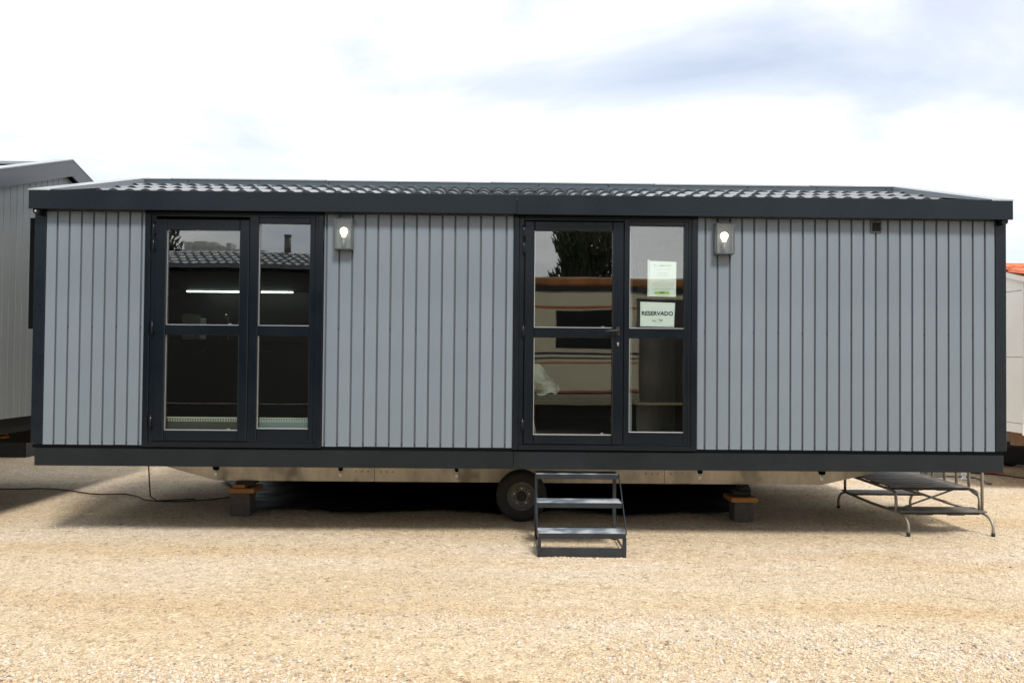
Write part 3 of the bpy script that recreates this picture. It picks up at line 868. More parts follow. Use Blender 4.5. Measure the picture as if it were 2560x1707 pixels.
# supports under the chassis
def support(x0, x1, yf, zb, plank, label, jack):
    t = thing('chassis_support', label, 'support', ((x0 + x1) / 2, yf + .1, 0), 'supports under the chassis')
    obj('block', MB().box(x0, x1, yf, yf + .22, -0.005, zb - .001, 0.006), 'concrete', t)
    obj('plank', MB().box(plank[0], plank[1], yf - .04, yf + .30, zb, zb + .052, 0.004), 'wood_orange', t)
    if jack == 'jack':
        j = MB().cyl(((x0 + x1) / 2, yf + .12, zb + .0525), ((x0 + x1) / 2, yf + .12, 0.376), 0.055, 14).box((x0 + x1) / 2 - .11, (x0 + x1) / 2 + .09, yf + .05, yf + .16, zb + .053, zb + .11, 0.01)
        obj('jack', j, 'ndark', t)
    else:
        obj('wedge', MB().box(x0 + .03, x1 - .05, yf - .02, yf + .16, zb + .0525, zb + .092, 0.003), 'wood_orange', t)
        obj('packing_plate', MB().box(x0 + .06, x1 + .05, yf + .0, yf + .2, zb + .0925, 0.376, 0.003), 'ndark', t)


support(-2.960, -2.745, 1.26, 0.252, (-2.965, -2.69), 'grey block with orange plank and wedge under the left end of the chassis', 'wedge')
support(2.511, 2.720, 1.13, 0.213, (2.468, 2.755), 'grey block with orange plank and dark jack under the right end of the chassis', 'jack')

# hanging cable at the left end of the beam
tag(obj('hanging_cable', MB().tube([(-4.17, 2.0, 0.74), (-4.165, 2.0, 0.5), (-4.15, 2.0, 0.25), (-4.14, 2.01, 0.08), (-4.08, 2.05, 0.02), (-3.7, 2.25, 0.01)], 0.008, 6), 'cable'),
    'thin black cable hanging from the underside near the left end', 'cable')
pts = [(-9.5, 3.2), (-7.8, 3.0), (-6.4, 2.87), (-5.9, 2.92), (-5.55, 2.82), (-5.15, 2.58), (-4.95, 2.52), (-4.7, 2.55), (-4.45, 2.38), (-4.25, 2.15), (-3.95, 2.05), (-3.5, 2.2), (-3.0, 2.8)]


def smooth_path(pts_, n=6, z=0.012):
    out = []
    P = [Vector((a, b_, z)) for a, b_ in pts_]
    for i in range(len(P) - 1):
        p0, p1, p2, p3 = P[max(i - 1, 0)], P[i], P[i + 1], P[min(i + 2, len(P) - 1)]
        for k in range(n):
            t = k / n
            out.append(0.5 * ((2 * p1) + (p2 - p0) * t + (2 * p0 - 5 * p1 + 4 * p2 - p3) * t * t + (3 * p1 - p0 - 3 * p2 + p3) * t ** 3))
    out.append(P[-1])
    return out


tag(obj('ground_cable', MB().tube(smooth_path(pts), 0.008, 6), 'cable'), 'black cable lying in a wave on the gravel beside the left corner', 'cable')
tag(obj('ground_cable', MB().tube(smooth_path([(6.2, 4.75), (6.71, 4.68), (6.9, 4.65), (7.07, 4.53), (7.02, 4.2), (6.95, 4.0), (6.99, 3.95)]), 0.010, 6), 'cable'),
    'short black cable curling past the white bottle behind the folding platform', 'cable')
tag(obj('ground_cable', MB().tube(smooth_path([(7.3, 5.1), (7.62, 4.94), (7.75, 4.72), (7.9, 4.55), (8.6, 4.3), (9.5, 4.25)]), 0.010, 6), 'cable'),
    'black cable crossing the gravel at the right edge, past the orange tub', 'cable')

# ------------------------------------------------------------------ steel entrance steps
st = thing('entrance_steps', 'black steel three-tread steps with chequer-plate treads in front of the right door', 'steps', (0.70, -0.2, 0))
SX0, SX1 = 0.318, 1.098
TR = [(0.658, -0.005, 0.215), (0.434, -0.255, -0.020), (0.211, -0.508, -0.275)]     # z, front y, back y


def tread(zt, yf, yb):
    o = obj('tread', MB().box(SX0 + .003, SX1 - .003, yf, yb, zt - .006, zt, 0.0015), 'checker', st)
    lip = MB().box(SX0 + .003, SX1 - .003, yf - .004, yf + .0005, zt - .046, zt - .0005, 0.0015)
    lip.box(SX0 + .004, SX1 - .004, yb - .004, yb, zt - .04, zt - .0065)
    obj('tread_lip', lip, 'stepmetal', o)
    lz = MB()                                     # raised lozenges of the chequer plate
    p = 0.0185
    ny_, nx_ = int((yb - yf - .01) / p), int((SX1 - SX0 - .02) / p)
    for j in range(ny_):
        for i in range(nx_):
            x_, y_ = SX0 + .014 + i * p, yf + .010 + j * p
            s = 1 if (i + j) % 2 else -1
            c_, a_ = 0.0075, 0.0024
            d1 = Vector((0.7071, 0.7071 * s, 0)); d2 = Vector((-0.7071 * s, 0.7071, 0))
            q = Vector((x_, y_, zt))
            lz.add([q + d1 * c_, q + d2 * a_, q - d1 * c_, q - d2 * a_, q + Vector((0, 0, .0022))], [(0, 1, 4), (1, 2, 4), (2, 3, 4), (3, 0, 4)])
    obj('lozenge_pattern', lz, 'checker', o)['kind'] = 'stuff'


for t_ in TR:
    tread(*t_)
for x0, x1 in ((SX0, SX0 + .006), (SX1 - .006, SX1)):
    s = -1 if x0 == SX0 else 1
    xa, xb = (x0 - .034, x0 + .0005) if s < 0 else (x1 - .0005, x1 + .002)
    xo0, xo1 = (SX0 - .006, SX0 + .0) if s < 0 else (SX1, SX1 + .006)
    # angled side flat from top tread to bottom tread
    sd = MB().prism([(xo0, -0.010, 0.662), (xo0, 0.036, 0.662), (xo0, -0.466, 0.190), (xo0, -0.512, 0.205)], (xo1 - xo0, 0, 0))
    obj('side_rail', sd, 'stepmetal', st)
    f1 = MB().box(*((SX0 - .002, SX0 + .030) if s < 0 else (SX1 - .030, SX1 + .002)), -0.506, -0.47, 0.0, 0.168, 0.002)
    obj('front_leg', f1, 'stepmetal', st)
    f2 = MB().box(*((SX0 - .002, SX0 + .030) if s < 0 else (SX1 - .030, SX1 + .002)), 0.18, 0.212, 0.0, 0.616, 0.002)
    obj('rear_leg', f2, 'stepmetal', st)
    sb = MB().box(*((SX0 - .001, SX0 + .005) if s < 0 else (SX1 - .005, SX1 + .001)), -0.4695, 0.179, 0.02, 0.055, 0.001)
    obj('base_rail', sb, 'stepmetal', st)
obj('front_bar', MB().box(SX0 + .0305, SX1 - .0305, -0.504, -0.498, 0.008, 0.082, 0.002), 'stepmetal', st)
obj('rear_bar', MB().box(SX0 + .0305, SX1 - .0305, 0.188, 0.194, 0.06, 0.12, 0.002), 'stepmetal', st)

# ------------------------------------------------------------------ folding platform on the right
pf = thing('folding_platform', 'tubular folding step platform with dark slatted decks and handrail posts by the right end', 'platform', (4.45, 1.2, 0))
TRAD = 0.015


def arc_leg(p_top, p_out, foot):
    """tube running level from p_top to p_out and then bending down to the foot"""
    p_top, p_out, foot = Vector(p_top), Vector(p_out), Vector(foot)
    out = [p_top]
    for k in range(9):
        t = k / 8
        q = (1 - t) ** 2 * p_out + 2 * t * (1 - t) * Vector((foot.x * .85 + p_out.x * .15, foot.y * .85 + p_out.y * .15, p_out.z - .005)) + t * t * Vector((foot.x, foot.y, p_out.z * .45))
        out.append(q)
    out.append(foot)
    return out


L0, L1 = 4.02, 4.875
for name, a in (('leg_frame', L0), ('leg_frame', L1)):
    s = -1 if a == L0 else 1
    dxo = -0.02 if a == L0 else 0.0
    front = arc_leg((a, 1.2, 0.205), (a + .01, 0.62, 0.212), (a + .055, 0.47, 0.0))
    back = arc_leg((a, 1.2, 0.205), (a, 1.84, 0.212), (a - .03, 1.99, 0.0))
    o = obj('leg_frame', MB().tube(back[::-1] + front[1:], TRAD, 10), 'tube', pf)
    for ft in (front[-1], back[-1]):
        obj('foot_cap', MB().cyl(ft, ft + Vector((0, 0, .035)), TRAD + .004, 10), 'black', o)
    # upper frame: rises from the lower one, bends over under the deck
    upf = [(a, 0.62, 0.215), (a, 0.615, 0.33), (a, 0.625, 0.385), (a, 0.66, 0.415), (a, 0.72, 0.422), (a, 1.3, 0.422), (a, 1.78, 0.422), (a, 1.84, 0.413), (a, 1.87, 0.38), (a, 1.875, 0.33), (a, 1.875, 0.21)]
    obj('deck_frame', MB().tube(upf, TRAD, 10), 'tube', pf)


def deck_slats(x0, x1, y0, y1, z, n):
    w = (y1 - y0) / n
    for k in range(n):
        a = y0 + k * w
        obj('slat', MB().box(x0, x1, a + .010, a + w - .010, z - .014 + rnd.uniform(-.002, .002), z + rnd.uniform(-.001, .001), 0.003), 'slat', pf)


deck_slats(L0 - .01, L1 - .03, 0.72, 1.84, 0.456, 9)
deck_slats(L0 - .01, L1 + .02, 0.50, 0.78, 0.242, 3)
deck_slats(L0 - .05, L1 - .05, 1.60, 1.88, 0.242, 3)
for (y, z) in ((0.80, 0.426), (1.20, 0.426), (1.66, 0.426), (0.58, 0.213), (1.74, 0.213)):
    obj('cross_bar', MB().box(L0 + .016, L1 - .016, y, y + .04, z - .018, z + .010, 0.002), 'black', pf)
for xk in (L0 + .10, L0 + .42):
    for yk, zk in ((0.715, 0.4385), (0.50, 0.2245)):
        obj('bracket_plate', MB().prism([(xk, yk, zk), (xk + .22, yk, zk), (xk + .22, yk, zk - .022), (xk + .05, yk, zk - .022)], (0, .012, 0)), 'black', pf)
obj('brace', MB().tube([(L0 + .016, 0.66, 0.225), (L1 - .13, 0.84, 0.415)], 0.010, 8), 'tube', pf)
obj('brace', MB().tube([(L1 - .016, 0.72, 0.225), (L0 + .13, 1.52, 0.415)], 0.010, 8), 'tube', pf)
for y, zb in ((0.62, 0.23), (0.86, 0.43), (1.10, 0.43), (1.34, 0.43), (1.60, 0.43), (1.85, 0.42)):
    obj('handrail_post', MB().tube([(4.905, y, zb), (4.905, y, 1.02)], 0.0145, 10), 'tube', pf)
obj('handrail', MB().tube([(4.905, 0.60, 1.03), (4.905, 1.86, 1.03)], 0.016, 10), 'tube', pf)
obj('rail_link', MB().tube([(4.89, 0.62, 0.36), (4.885, 0.9, 0.435)], 0.011, 8), 'tube', pf)


# ------------------------------------------------------------------ wall lanterns
def lantern(x0, x1, z0, z1, label):
    t = thing('wall_lantern', label, 'wall lamp', ((x0 + x1) / 2, 0, z0), 'lit box lanterns on the facade')
    yf, yb_ = -0.105, -0.0045
    obj('back_plate', MB().box(x0 + .004, x1 - .004, -0.016, yb_, z0 + .004, z1 - .004, 0.002), 'lampback', t)
    c = MB()
    w = 0.011
    for a in (x0, x1 - w):
        c.box(a, a + w, yf, yf + w, z0 + .012, z1 - .012, 0.0015)
        c.box(a, a + w, -0.026, -0.0165, z0 + .012, z1 - .012, 0.0015)
    ring(c, x0, x1, z1 - .0118, z1, 0.011, yf, -0.0166)
    c.box(x0 + .001, x1 - .001, yf + .001, -0.0167, z1 - .009, z1 - .002)
    c.box(x0, x1, yf, -0.0166, z0, z0 + .0118, 0.002)
    obj('cage', c, 'lampbody', t)
    gl = MB().box(x0 + w, x1 - w, yf + .004, yf + .006, z0 + .012, z1 - .012)
    obj('glass', gl, 'lampglass', t)
    for a in (x0 + .004, x1 - .006):
        obj('glass', MB().box(a, a + .002, yf + w, -0.027, z0 + .012, z1 - .012), 'lampglass', t)
    xm, ym = (x0 + x1) / 2, -0.058
    zb = z0 + .055
    obj('lamp_holder', MB().cyl((xm, ym, z0 + .0125), (xm, ym, zb + .05), 0.019, 14), 'lampback', t)
    bl = obj('bulb', MB().lathe([(0.018, 0.0), (0.019, 0.012), (0.026, 0.026), (0.034, 0.040), (0.037, 0.056), (0.034, 0.072), (0.026, 0.083), (0.014, 0.090), (0.0, 0.092)], (xm, ym, zb + .065), 'z', 20), 'bulb', t)
    obj('bulb_base', MB().cyl((xm, ym, zb + .0502), (xm, ym, zb + .0648), 0.0135, 12), 'bulbbase', bl)


lantern(-1.592, -1.418, 2.742, 3.038, 'lit grey box lantern beside the left glazed door')
lantern(1.985, 2.158, 2.735, 3.030, 'lit grey box lantern beside the right entrance door')

# ------------------------------------------------------------------ notices inside the entrance door glass
PY = 0.0335
note = obj('paper_notice', MB().prism([(1.384, PY, 2.342), (1.637, PY, 2.339), (1.640, PY, 2.672), (1.386, PY, 2.680)], (0, .001, 0)), 'paper')
tag(note, 'white printed sheet in a punched sleeve taped to the upper right door pane', 'notice')


def strip(x0, x1, z0, z1, y=PY - .0012):
    return MB().box(x0, x1, y, y + .0008, z0, z1)


obj('sleeve_edge', MB().box(1.366, 1.3835, PY - .001, PY + .001, 2.341, 2.690), 'paper', note)
hl = MB()
for k in range(14):
    hl.box(1.3715, 1.3785, PY - .002, PY - .0012, 2.352 + k * .0245, 2.360 + k * .0245)
obj('punch_hole', hl, 'inkgrey', note)['kind'] = 'stuff'
obj('printed_logo', strip(1.425, 1.440, 2.640, 2.645).add(*[[(1.428, PY - .0012, 2.628), (1.458, PY - .0012, 2.632), (1.458, PY - .0012, 2.636), (1.428, PY - .0012, 2.632)], [(0, 1, 2, 3)]]), 'inkgrey', note)
obj('printed_title', strip(1.480, 1.520, 2.628, 2.641), 'inkgrey', note)
obj('printed_title', strip(1.5205, 1.592, 2.628, 2.643), 'greenpale', note)
tx = MB()
for z, a, c in ((2.597, 1.435, 1.585), (2.565, 1.47, 1.555), (2.552, 1.46, 1.56), (2.535, 1.45, 1.57), (2.490, 1.48, 1.54), (2.470, 1.405, 1.62), (2.455, 1.405, 1.615), (2.442, 1.41, 1.62), (2.425, 1.40, 1.60), (2.412, 1.405, 1.615), (2.400, 1.41, 1.58)):
    tx.box(a, c, PY - .0012, PY - .0004, z, z + .0045)
obj('printed_text', tx, 'inkpale', note)['kind'] = 'stuff'
obj('green_band', strip(1.434, 1.575, 2.366, 2.390), 'green', note)
obj('band_word', strip(1.483, 1.527, 2.374, 2.383, PY - .0022), 'ink', note)
obj('footer_line', strip(1.445, 1.575, 2.351, 2.355), 'inkgrey', note)
sign = obj('reserved_sign', MB().prism([(1.299, PY, 2.056), (1.620, PY, 2.053), (1.630, PY, 2.282), (1.298, PY, 2.290)], (0, .001, 0)), 'paper')
tag(sign, 'white paper reading RESERVADO in bold dark capitals on the right door pane', 'sign')


def text_mesh(s, size, width, loc, material, name, parent):
    cu = bpy.data.curves.new(name, 'FONT')
    cu.body = s
    cu.size = size
    cu.align_x = 'CENTER'
    cu.offset = 0.0014
    cu.resolution_u = 3
    to = bpy.data.objects.new(name + '_curve', cu)
    COL.objects.link(to)
    dg = bpy.context.evaluated_depsgraph_get()
    me_ = bpy.data.meshes.new_from_object(to.evaluated_get(dg))
    bpy.data.objects.remove(to, do_unlink=True)
    bpy.data.curves.remove(cu)
    co = np.array([v_.co[:] for v_ in me_.vertices])
    w_ = co[:, 0].max() - co[:, 0].min()
    co[:, 0] = (co[:, 0] - (co[:, 0].max() + co[:, 0].min()) / 2) * width / w_
    for v_, c_ in zip(me_.vertices, co):
        v_.co = (c_[0], 0, c_[1])
    me_.materials.clear()
    me_.materials.append(M[material])
    me_.name = name
    return inst(name, me_, parent, loc)


text_mesh('RESERVADO', 0.055, 0.298, (1.462, PY - .0016, 2.162), 'ink', 'lettering', sign)
lg = MB()
for cx_, s in ((1.430, 1), (1.492, -1)):
    arc = [(cx_ - .020 + .040 * k / 6, PY - .004, 2.122 + s * (-.010 + .004 * math.sin(k / 6 * math.pi) * 2 - 0.0 * k) - .003 * k * .6) for k in range(7)]
    lg.tube(arc, 0.0026, 5)
    arc = [(cx_ - .004 + .020 * k / 4, PY - .004, 2.108 + .006 * math.sin(k / 4 * math.pi)) for k in range(5)]
    lg.tube(arc, 0.002, 5)
obj('printed_emblem', lg, 'inkgrey', sign)

# ------------------------------------------------------------------ inside the home
kc = thing('kitchen_unit', 'dark kitchen counter and wall cupboards seen through the left door', 'kitchen', (-2.9, 2.6, 0.891))
obj('base_cabinet', MB().box(-4.28, -1.05, 2.30, 2.85, 0.893, 1.90, 0.004), 'cab', kc)
obj('worktop', MB().box(-4.28, -1.03, 2.26, 2.86, 1.9005, 1.935, 0.004), 'cab', kc)
obj('wall_cabinet', MB().box(-4.28, -1.05, 2.50, 2.86, 2.56, 3.05, 0.004), 'cab', kc)
for x in (-3.75, -2.95, -2.15):
    obj('cabinet_handle', MB().tube([(x, 2.28, 1.80), (x + .14, 2.28, 1.80)], 0.006, 6), 'alu', kc)
obj('splashback', MB().box(-4.28, -1.05, 2.862, 2.88, 1.936, 2.56), 'cab', kc)
tag(obj('strip_light', MB().box(-3.93, -2.62, 2.46, 2.498, 2.524, 2.541, 0.004), 'led'), 'lit white strip light across the left glazed door', 'strip light')
ct = obj('carton_box', MB().box(-3.92, -3.70, 2.32, 2.52, 1.936, 2.20, 0.003), 'carton')
tag(ct, 'pale carton standing at the left end of the kitchen counter', 'box')
obj('flap', MB().prism([(-3.93, 2.315, 2.2005), (-3.70, 2.315, 2.2005), (-3.69, 2.30, 2.235), (-3.90, 2.30, 2.245)], (0, .004, 0)), 'carton', ct)
tag(obj('kitchen_tap', MB().tube([(-3.42, 2.50, 1.936), (-3.42, 2.50, 2.20), (-3.42, 2.485, 2.24), (-3.42, 2.45, 2.255), (-3.42, 2.41, 2.24), (-3.42, 2.40, 2.20)], 0.011, 10), 'chrome'),
    'thin chrome kitchen tap behind the left glazed door', 'tap')
fs_ = thing('fluted_sheet', 'low pale fluted sheet with beaded top edge standing behind the left door', 'panel', (-2.5, 0.2, 0.891))
obj('sheet', MB().box(-3.26, -2.405, 0.126, 0.132, 0.892, 1.140), M['box'], fs_)
obj('sheet', MB().box(-2.40, -1.76, 0.126, 0.132, 0.892, 1.138), 'sheet', fs_)
bd = MB()
k = 0
x = -3.25
while x < -1.77:
    bd.cyl((x, 0.120, 1.150), (x, 0.136, 1.150), 0.0058, 6)
    bd.box(x - .0022, x + .0022, 0.123, 0.1255, 1.112, 1.146)
    x += 0.0157
obj('beaded_edge', bd, 'bead', fs_)['kind'] = 'stuff'

# white draped cloth and a broom stick behind the entrance door
n_ = 9
vs, fs = [], []
for j in range(n_):
    for i in range(n_):
        u, w = i / (n_ - 1), j / (n_ - 1)
        xx = 0.20 + u * (0.36 - 0.10 * abs(w - .35)) + .02 * math.sin(7 * w)
        zz_ = 1.43 + w * 0.34 * (1 - .35 * u) - .10 * u * (w > .4) + .03 * math.sin(9 * u + 3 * w) - .06 * u * (1 - w)
        yy = 0.45 + .05 * math.sin(6 * u + 4 * w) + .03 * math.sin(11 * w)
        vs.append((xx, yy, zz_))
fs = [(j * n_ + i, j * n_ + i + 1, (j + 1) * n_ + i + 1, (j + 1) * n_ + i) for j in range(n_ - 1) for i in range(n_ - 1)]
vs2 = [(a, b_ + .004, c_) for a, b_, c_ in vs]
N2 = n_ * n_
fs2 = [tuple(N2 + q for q in f_[::-1]) for f_ in fs]
tag(obj('draped_cloth', MB().add(vs + vs2, fs + fs2, True), 'cloth'), 'crumpled white cloth behind the lower pane of the entrance door', 'cloth')
tag(obj('wooden_stick', MB().tube([(0.245, 0.50, 1.40), (0.345, 0.46, 0.893)], 0.013, 8), 'stick'), 'pale leaning wooden stick low behind the entrance door', 'stick')
tag(obj('inner_door', MB().box(1.36, 1.76, 0.62, 0.66, 0.893, 2.75, 0.004), 'wallbrown'), 'dark brown inner panel behind the right half of the entrance door', 'panel')
tag(obj('white_post', MB().box(1.22, 1.305, 0.55, 0.61, 0.893, 2.95, 0.004), 'sheet'), 'narrow pale upright behind the left edge of the fixed door pane', 'post')

# ------------------------------------------------------------------ left neighbour
NX = -5.2
nb_ = thing('neighbour_home', 'grey mobile home with pitched gable at the left edge of the picture', 'mobile home', (-9.5, 2.0, 0))
SLN = 0.305
NZP = 3.90                                   # wall apex


def nz(y):
    return NZP - abs(y - 2.0) * SLN


yb = -0.1
y = 0.0
NZ0 = 1.062
while y < 4.0 - 1e-6:
    y1 = min(y + 0.1155, 4.0)
    a, c = y + .004, y1 - .004
    if a < 2.0 < c:
        pts = [(NX - .02, a, NZ0), (NX - .02, c, NZ0), (NX - .02, c, nz(c)), (NX - .02, 2.0, nz(2.0)), (NX - .02, a, nz(a))]
    else:
        pts = [(NX - .02, a, NZ0), (NX - .02, c, NZ0), (NX - .02, c, nz(c)), (NX - .02, a, nz(a))]
    o = obj('siding_board', MB().prism(pts, (0.02, 0, 0)), 'nboard', nb_, org=(NX, (a + c) / 2, NZ0))
    y = y1
obj('wall_core', MB().prism([(NX - 8.8, 0.01, NZ0), (NX - 8.8, 3.99, NZ0), (NX - 8.8, 3.99, nz(4.0)), (NX - 8.8, 2.0, NZP), (NX - 8.8, 0.01, nz(0.0))], (8.7795, 0, 0)), 'backing', nb_)
for s in (-1, 1):
    ye = 2.0 + s * 2.25
    ze = NZP - 2.25 * SLN
    rf = MB().prism([(NX + .06, 2.0, NZP - .055), (NX + .06, ye, ze - .055), (NX + .06, ye, ze + .135), (NX + .06, 2.0, NZP + .135)], (0.02, 0, 0))
    obj('rake_fascia', rf, 'nfascia', nb_)
    obj('roof', MB().prism([(NX - 8.9, 2.0 + s * .001, NZP + .03), (NX - 8.9, ye, ze + .03), (NX - 8.9, ye, ze + .075), (NX - 8.9, 2.0 + s * .001, NZP + .075)], (8.958, 0, 0)), 'trim', nb_)
    obj('rake_cap', MB().prism([(NX - .10, 2.0 + s * .001, NZP + .1355), (NX - .10, ye, ze + .1355), (NX - .10, ye, ze + .147), (NX - .10, 2.0 + s * .001, NZP + .147)], (0.184, 0, 0)), 'trim', nb_)
    obj('soffit', MB().prism([(NX + .001, 2.0 + s * .001, NZP - .05), (NX + .001, ye, ze - .05), (NX + .001, ye, ze - .03), (NX + .001, 2.0 + s * .001, NZP - .03)], (0.058, 0, 0)), 'soffit', nb_)
obj('ridge_cap', MB().prism([(NX - 8.9, 1.85, NZP + .05), (NX - 8.9, 2.0, NZP + .118), (NX - 8.9, 2.15, NZP + .05)], (8.79, 0, 0)), 'nfascia', nb_)
obj('floor_frame', MB().box(NX - 8.8, NX - .03, 0.05, 3.95, 0.90, NZ0 - .002), 'ndark', nb_)
for y in (1.1, 2.7):
    obj('chassis_beam', MB().box(NX - 8.5, NX - .25, y, y + .08, 0.62, 0.899), 'ndark', nb_)
obj('tail_lamp', MB().box(-6.10, -5.99, 2.25, 2.30, 0.765, 0.83, 0.006), 'redlens', nb_)
obj('tow_plank', MB().box(-6.6, -6.01, 2.24, 2.36, 0.72, 0.745, 0.003), 'wood_orange', nb_)
nw = obj('wheel', MB().lathe([(0.14, -0.09), (0.25, -0.10), (0.31, -0.06), (0.31, 0.06), (0.25, 0.10), (0.14, 0.09)], (NX - 1.5, 1.0, 0.312), 'y', 28), 'rubber', nb_)
bk = thing('rear_unit', 'unlit dark unit glimpsed under the left neighbour', 'cabin', (-11.0, 7.5, 0))
obj('wall', MB().box(-14.0, -8.0, 6.2, 8.6, 0.0, 2.3), 'ndark', bk)
obj('roof', MB().prism([(-14.1, 6.05, 2.301), (-14.1, 8.75, 2.301), (-14.1, 7.4, 2.7)], (6.2, 0, 0)), 'tile', bk)
obj('support_leg', MB().box(NX - .9, NX - .7, 1.05, 1.25, 0.0, 0.618), 'ndark', nb_)

# ------------------------------------------------------------------ right neighbour
rb = thing('white_cabin', 'white clad cabin with orange tiled roof behind the right end', 'cabin', (9.0, 4.8, 0))
RX = 6.9
y0r, y1r, ridge = 3.10, 6.3, 3.62
zw = 2.80
seams = [0.93, 1.815, 2.706]
lv = [0.80, 0.93, 1.815, 2.706]
for i in range(3):
    obj('wall_panel', MB().box(RX, RX + .03, y0r, y1r, lv[i] + .004, lv[i + 1] - .004, 0.003), 'white', rb)
obj('gable_panel', MB().prism([(RX, y0r, 2.71), (RX, y1r, 2.71), (RX, y1r, 2.715), (RX, ridge, 2.99), (RX, y0r, 2.865)], (0.03, 0, 0)), 'white', rb)
obj('body', MB().box(RX + .031, RX + 5.5, y0r + .02, y1r, 0.81, 2.62), 'white', rb)
obj('corner_trim', MB().box(RX - .012, RX + .05, y0r - .035, y0r - .001, 0.80, 2.80, 0.004), 'white', rb)
obj('base_strip', MB().box(RX - .015, RX + 5.5, y0r - .03, y0r - .001, 0.78, 0.93), 'white', rb)
obj('barge_board', MB().prism([(RX - .05, y0r - .16, 2.79), (RX - .05, ridge, 2.957), (RX - .05, ridge, 3.027), (RX - .05, y0r - .16, 2.86)], (0.03, 0, 0)), 'white', rb)
rf = obj('roof', MB().prism([(RX - .019, y0r - .16, 2.832), (RX - .019, ridge, 2.999), (RX - .019, y1r + .1, 2.60), (RX - .019, y1r + .1, 2.64), (RX - .019, ridge, 3.039), (RX - .019, y0r - .16, 2.872)], (5.7, 0, 0)), 'terra', rb)
slr = math.atan2(3.039 - 2.872, ridge - y0r + .16)
tmb = MB()
for i in range(9):
    t = math.pi * i / 8
bt = MB()
prof = [(-.075, 0)] + [(-.065 * math.cos(math.pi * i / 8), .06 * math.sin(math.pi * i / 8)) for i in range(9)] + [(.075, 0)]
n = len(prof)
bt.add([(px, 0, pz + .03) for px, pz in prof] + [(px, .44, pz) for px, pz in prof], [(i, i + 1, n + i + 1, n + i) for i in range(n - 1)], True)
bt.add([(px, 0, pz + .03) for px, pz in prof] + [(px, 0, pz * .8 + .004) for px, pz in prof], [(i + 1, i, n + i, n + i + 1) for i in range(n - 1)])
btm = bt.mesh('roof_tile'); btm.materials.append(M['terra'])
for r_ in range(2):
    for c_ in range(7):
        yy = y0r - .17 + r_ * .42 * math.cos(slr)
        inst('roof_tile', btm, rf, (RX + .02 + c_ * .15, yy, 2.872 + (yy - y0r + .16) * math.tan(slr) + .002), (slr, 0, 0))
obj('ridge_tiles', MB().cyl((RX + .06, ridge, 3.06), (RX + 5.6, ridge, 3.06), 0.065, 14), 'terra', rf)
obj('chassis_timber', MB().box(RX + .05, RX + 5.3, y0r + .25, y0r + .36, 0.62, 0.795), 'brownwood', rb)
obj('chassis_timber', MB().box(RX + .05, RX + 0.15, y0r + .37, y1r, 0.66, 0.795), 'brownwood', rb)
obj('lower_beam', MB().box(RX - .3, RX + 5.3, y0r + 1.4, y0r + 1.5, 0.48, 0.62), 'ndark', rb)
obj('back_skirt', MB().box(RX + 1.2, RX + 5.4, y1r - .1, y1r - .06, 0.0, 0.79), 'ndark', rb)
obj('wheel', MB().lathe([(0.1, -0.09), (0.24, -0.10), (0.29, -0.06), (0.29, 0.06), (0.24, 0.10), (0.1, 0.09)], (8.55, 6.1, 0.29), 'y', 28), 'rubber', rb)
obj('downpipe', MB().cyl((RX + .02, y0r - .09, 1.2), (RX + .02, y0r - .09, 2.78), 0.03, 10), 'redlens', rb)

# small things behind on the gravel
ot = obj('orange_tub', MB().lathe([(0.17, 0.0), (0.185, 0.01), (0.20, 0.16), (0.215, 0.17), (0.215, 0.19), (0.195, 0.19), (0.17, 0.02), (0.0, 0.02)], (7.68, 5.25, 0.0), 'z', 28), 'orange')
tag(ot, 'orange plastic tub on the gravel behind the right corner', 'tub')
bo = obj('white_bottle', MB().lathe([(0.0, 0.0), (0.045, 0.002), (0.045, 0.012), (0.028, 0.03), (0.024, 0.05), (0.034, 0.065), (0.042, 0.10), (0.040, 0.13), (0.024, 0.15), (0.024, 0.17)], (6.86, 4.44, 0.0), 'z', 18), 'whitepl')
tag(bo, 'small white bottle with orange cap on the gravel beyond the platform', 'bottle')
obj('cap', MB().lathe([(0.030, 0.171), (0.030, 0.20), (0.0, 0.203)], (6.86, 4.44, 0.0), 'z', 14), 'orange', bo)
jb = obj('service_box', MB().box(5.95, 6.22, 3.75, 3.90, 0.12, 0.42, 0.01).box(6.05, 6.12, 3.8, 3.86, -0.01, 0.119), 'box')
tag(jb, 'dark olive service box on a stub post behind the folding platform', 'box')

# ------------------------------------------------------------------ opposite row, seen only as reflections in the panes
dk = thing('opposite_home', 'dark tiled mobile home across the yard, reflected in the left door', 'mobile home', (-6.5, -12.2, 0))
DX0, DX1 = -14.0, -1.2
obj('wall', MB().box(DX0, DX1, -14.2, -10.3, 0.7, 3.55), 'black', dk)
ro = obj('roof', MB().prism([(DX0 - .1, -9.98, 3.60), (DX0 - .1, -12.2, 4.17), (DX0 - .1, -14.4, 3.60), (DX0 - .1, -14.4, 3.70), (DX0 - .1, -12.2, 4.215), (DX0 - .1, -9.98, 3.66)], (DX1 - DX0 + .2, 0, 0)), 'tile', dk)
wv = MB()
for r_ in range(5):
    ya, yb2 = -10.0 - r_ * .43, -10.0 - (r_ + 1) * .43 - .02
    za, zb2 = 3.66 + .25 * (r_ * .43) + .035, 3.66 + .25 * ((r_ + 1) * .43) + .008
    nn = 240
    vs = []
    for i in range(nn + 1):
        xx = -11.5 + 9.0 * i / nn
        hh = .03 * max(0, math.sin(xx / .20 * 2 * math.pi))
        vs += [(xx, ya, za + hh), (xx, yb2, zb2 + hh), (xx, ya, za - .03)]
    wv.add(vs, [(3 * i, 3 * i + 1, 3 * i + 4, 3 * i + 3) for i in range(nn)] + [(3 * i, 3 * i + 3, 3 * i + 5, 3 * i + 2) for i in range(nn)])
obj('tile_courses', wv, 'tile', ro)['kind'] = 'stuff'
